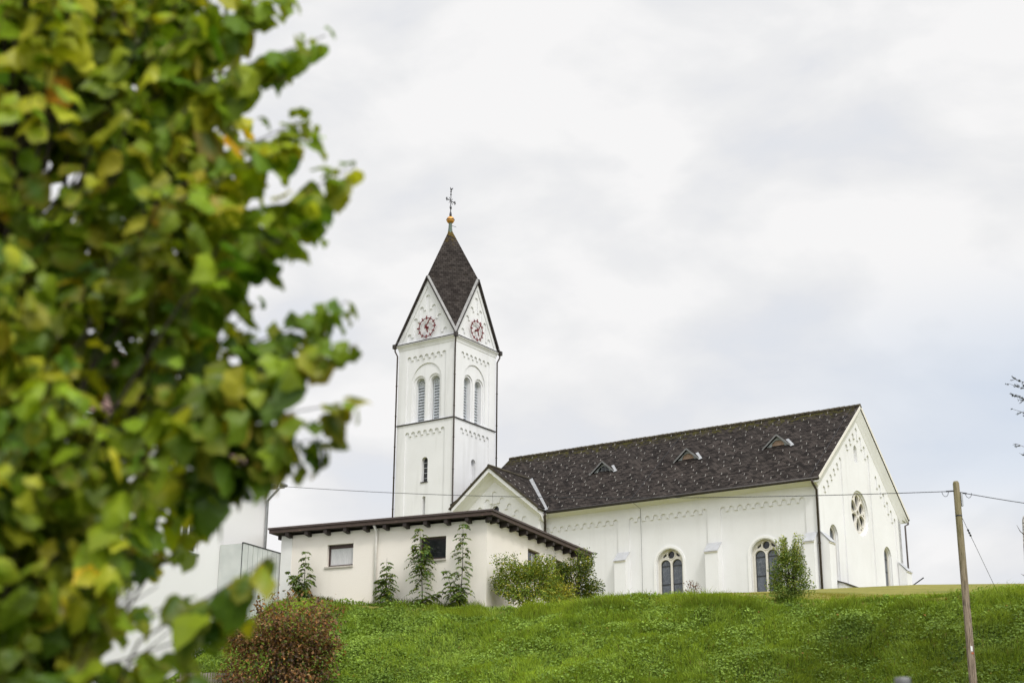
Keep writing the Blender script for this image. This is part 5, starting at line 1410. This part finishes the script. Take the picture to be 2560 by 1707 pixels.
for s in (-1, 1):
    q = MB()
    if s < 0: q.tube([(c_.x - PX - 0.30, 0, 9.038), (c_.x - PX - 0.09, 0, 9.056)], 0.022, 6)
    else: q.tube([(c_.x - PX + 0.09, 0, 9.010), (c_.x - PX + 0.28, 0, 8.982)], 0.022, 6)
    q.tube([(c_.x - PX + s * (0.24 + 0.09 * (1 + math.cos(t))), 0, 9.029 - 0.14 * math.sin(t) - (0.03 if s > 0 else 0)) for t in np.linspace(0, math.pi, 9)], 0.008, 5)
    q.build("cable_anchor", MAT['iron'], pole, pz)
q = MB(); c_ = lerp(4.6); q.box(c_.x - PX - 0.02, c_.x - PX + 0.03, -0.113, -0.1045, 4.55, 4.69); q.build("tag_plate", MAT['whiteframe'], pole, pz)
q = MB(); c_ = lerp(4.5); q.box(c_.x - PX - 0.01, c_.x - PX + 0.05, -0.114, -0.105, 4.47, 4.52); q.build("orange_mark", simple('orange_paint', (0.45, 0.12, 0.04), 0.6), pole, pz)
def cable(name, a, b_, sag, r, label, cat="cable", n=40):
    a, b_ = Vector(a), Vector(b_); q = MB()
    q.tube([a.lerp(b_, t) - Vector((0, 0, 4 * sag * t * (1 - t))) - a for t in np.linspace(0, 1, n)], r, 6)
    o = q.build(name, MAT['iron'], None); o.location = a
    return tag(o, label, cat)
c_ = lerp(9.038)
hx_, hy_ = h2w(-10.55, 0.45)
cable("overhead_cable", (c_.x - 0.30, 41.5, 9.038), (hx_, hy_, 13.55), 0.34, 0.011, "thin dark overhead cable running from the pole across the church to the white house")
cable("overhead_cable", (c_.x + 0.28, 41.5, 8.982), (24.9, 48.0, 9.6), 0.25, 0.011, "thin dark overhead cable leaving the pole towards the right edge")
gp = lerp(8.328)
ga = Vector((gp.x + 0.10, 41.52, 8.282)); gb_ = Vector((15.85, 48.2, 0)); gb_.z = tz(15.85, 48.2)
q = MB(); q.tube([ga - ga, (gb_ - ga)], 0.007, 5)
for t in (0.14, 0.17, 0.20): 
    c2 = (gb_ - ga) * t; q.tube([c2 - (gb_ - ga) * 0.012, c2, c2 + (gb_ - ga) * 0.012], [0.012, 0.034, 0.012], 6)
o = q.build("guy_wire", MAT['iron'], None); o.location = ga; tag(o, "thin steel guy wire slanting from the pole down to the lawn", "guy wire")

# ------------------------------------------------------------------ post, rod, fence, railing
q0 = thing("metal_post", "blurred grey metal post top at the bottom right edge", "post", (2.335, 9.0, -1.6))
q = MB(); q.tube([(0, 0, -1.6), (0, 0, 0.80)], 0.043, 20, cap=False); q.build("shaft", MAT['greypipe'], q0, -1.6)
q = MB(); q.lathe([(0.047, 0.74), (0.047, 0.825), (0.044, 0.832), (0.01, 0.834)], (0, 0), 20); q.build("cap", MAT['greytrim'], q0, -1.6)
rx0, ry0 = 24.9, 95.0; rz0 = tz(rx0, ry0)
q = MB(); q.tube([(0, 0, -0.1), (26.49 - rx0, 0, 15.06 - rz0)], 0.04, 8); o = q.build("leaning_rod", MAT['iron'], None); o.location = (rx0, ry0, rz0)
tag(o, "dark metal rod leaning out of the ground right of the church", "rod")
fx0, fy0 = -10.95, 50.2
fence = thing("picket_fence", "low grey wooden picket fence at the bottom left edge", "fence", (fx0, fy0, tz(fx0, fy0)))
fz0 = tz(fx0, fy0); ztop = 4.66
npk = 24
for i in range(npk):
    xx = i * 0.085; q = MB(); q.box(xx, xx + 0.055, -0.012, 0.012, fz0 - 0.1, ztop + random.uniform(-.012, .012)); q.build("picket", MAT['fencewood'], fence, fz0)
for zz in (ztop - 0.25, ztop - 0.8):
    q = MB(); q.box(-0.1, npk * 0.085 + 0.05, 0.0125, 0.05, zz - 0.04, zz + 0.04); q.build("rail", MAT['fencewood'], fence, fz0)
rx_, ry_ = 3.30, 68.0; rzz = tz(rx_, ry_)
rail = thing("iron_railing", "small black wrought iron railing between the hall and the church", "railing", (rx_, ry_, rzz))
q = MB(); a, b_ = Vector((0, 0, rzz + 0.95)), Vector((0.98, 0.9, rzz + 0.86))
q.tube([a, b_], 0.022, 6); q.tube([a - Vector((0, 0, .18)), b_ - Vector((0, 0, .18))], 0.014, 6); q.tube([a - Vector((0, 0, .55)), b_ - Vector((0, 0, .55))], 0.016, 6); q.tube([a - Vector((0, 0, .85)), b_ - Vector((0, 0, .85))], 0.016, 6)
q.build("rail", MAT['iron'], rail, rzz)
for i in range(6):
    p = a.lerp(b_, i / 5); q = MB(); q.tube([p, p - Vector((0, 0, 1.0))], 0.02 if i in (0, 5) else 0.012, 6); q.build("baluster", MAT['iron'], rail, rzz)

# ------------------------------------------------------------------ conifer and birch at the right edge
sxp, syp = 23.2, 58.0; szp = tz(sxp, syp)
spr = thing("spruce_tree", "dark spruce whose twigs reach in at the right edge", "tree", (sxp, syp, szp))
q = MB(); q.tube([(0, 0, szp - .2), (0, 0, szp + 8), (0, 0, szp + 15)], [0.22, 0.13, 0.02], 10); stk_ = q.build("trunk", MAT['bark'], spr, szp)
Ps, Ds, Ns, Ss = [], [], [], []; q = MB()
r = np.random.default_rng(71)
def sbranch(z, a, L_, up_=0.25):
    hd = np.array([math.cos(a), math.sin(a), 0])
    pts = [np.array([0, 0, z]) + hd * L_ * t + np.array([0, 0, -0.25 * L_ * t * (1 - t) + up_ * L_ * t * t]) for t in np.linspace(0, 1, 7)]
    q.tube([tuple(p) for p in pts], list(np.linspace(0.035, 0.006, 7)), 5)
    sd = np.array([-hd[1], hd[0], 0])
    for i in range(int(L_ / 0.16)):
        t = r.uniform(0.3, 1.0); k_ = t * 6; i0 = min(int(k_), 5); p = pts[i0] * (1 - k_ + i0) + pts[i0 + 1] * (k_ - i0)
        dd = hd * r.uniform(0.6, 1) + sd * r.choice([-1, 1]) * r.uniform(0.5, 1.1) + np.array([0, 0, r.uniform(-0.2, 0.5)]); dd /= np.linalg.norm(dd)
        tl = r.uniform(0.22, 0.5) * (1.15 - 0.5 * t); q.tube([tuple(p), tuple(p + dd * tl)], [0.009, 0.004], 4)
        for m in range(int(tl / 0.012)):
            f = r.uniform(0.1, 1.0); Ps.append(p + dd * tl * f); Ds.append(dd * 0.8 + r.normal(0, .6, 3)); Ns.append(r.normal(0, 1, 3)); Ss.append(r.uniform(0.05, 0.085))
for z, L_ in ((16.9, 2.85), (16.4, 2.95), (15.9, 2.8), (14.3, 2.9), (13.9, 2.85), (17.1, 2.6)): sbranch(z, math.pi + r.uniform(-.15, .15), L_, 0.10)
for i in range(52):
    z = r.uniform(szp + 3, szp + 14.5); sbranch(z, r.uniform(-2.0, 2.0), (24.3 - z) * 0.27 * r.uniform(.8, 1.1))
q.build("branch", MAT['bark'], stk_, szp)
Ps, Ds, Ns, Ss = map(np.array, (Ps, Ds, Ns, Ss))
scatter("crown", [(0, 0, 0), (-0.16, 0.5, 0), (0, 1, 0), (0.16, 0.5, 0)], LEAF4_F, Ps, leaf_frames(Ds, Ns), Ss, jitter((0.022, 0.030, 0.018), len(Ps), .2), MAT['shrubleaf'], spr, (0, 0, szp))
bxp, byp = 19.26, 55.0; bzp = tz(bxp, byp)
birch = thing("birch_tree", "pale bare birch stem cut by the right edge", "tree", (bxp, byp, bzp))
q = MB(); q.tube([(-0.06, 0, bzp - .2), (0.0, 0, 9.5), (0.05, 0, 10.9), (0.06, 0, 11.05)], [0.13, 0.115, 0.10, 0.06], 12); bt = q.build("trunk", MAT['birch'], birch, bzp)
q = MB()
for z, dx, dz_ in ((10.3, -0.30, 0.40), (9.9, 0.2, 0.5), (10.0, -0.12, -0.2), (8.75, -0.32, 0.12), (9.3, 0.4, 0.5), (8.9, -0.22, -0.06)): q.tube([(0.02, -0.05, z), (dx * 0.6, -0.06, z + dz_ * 0.4), (dx, -0.08, z + dz_)], [0.02, 0.014, 0.005], 5)
q.build("twig", MAT['bark'], bt, bzp)
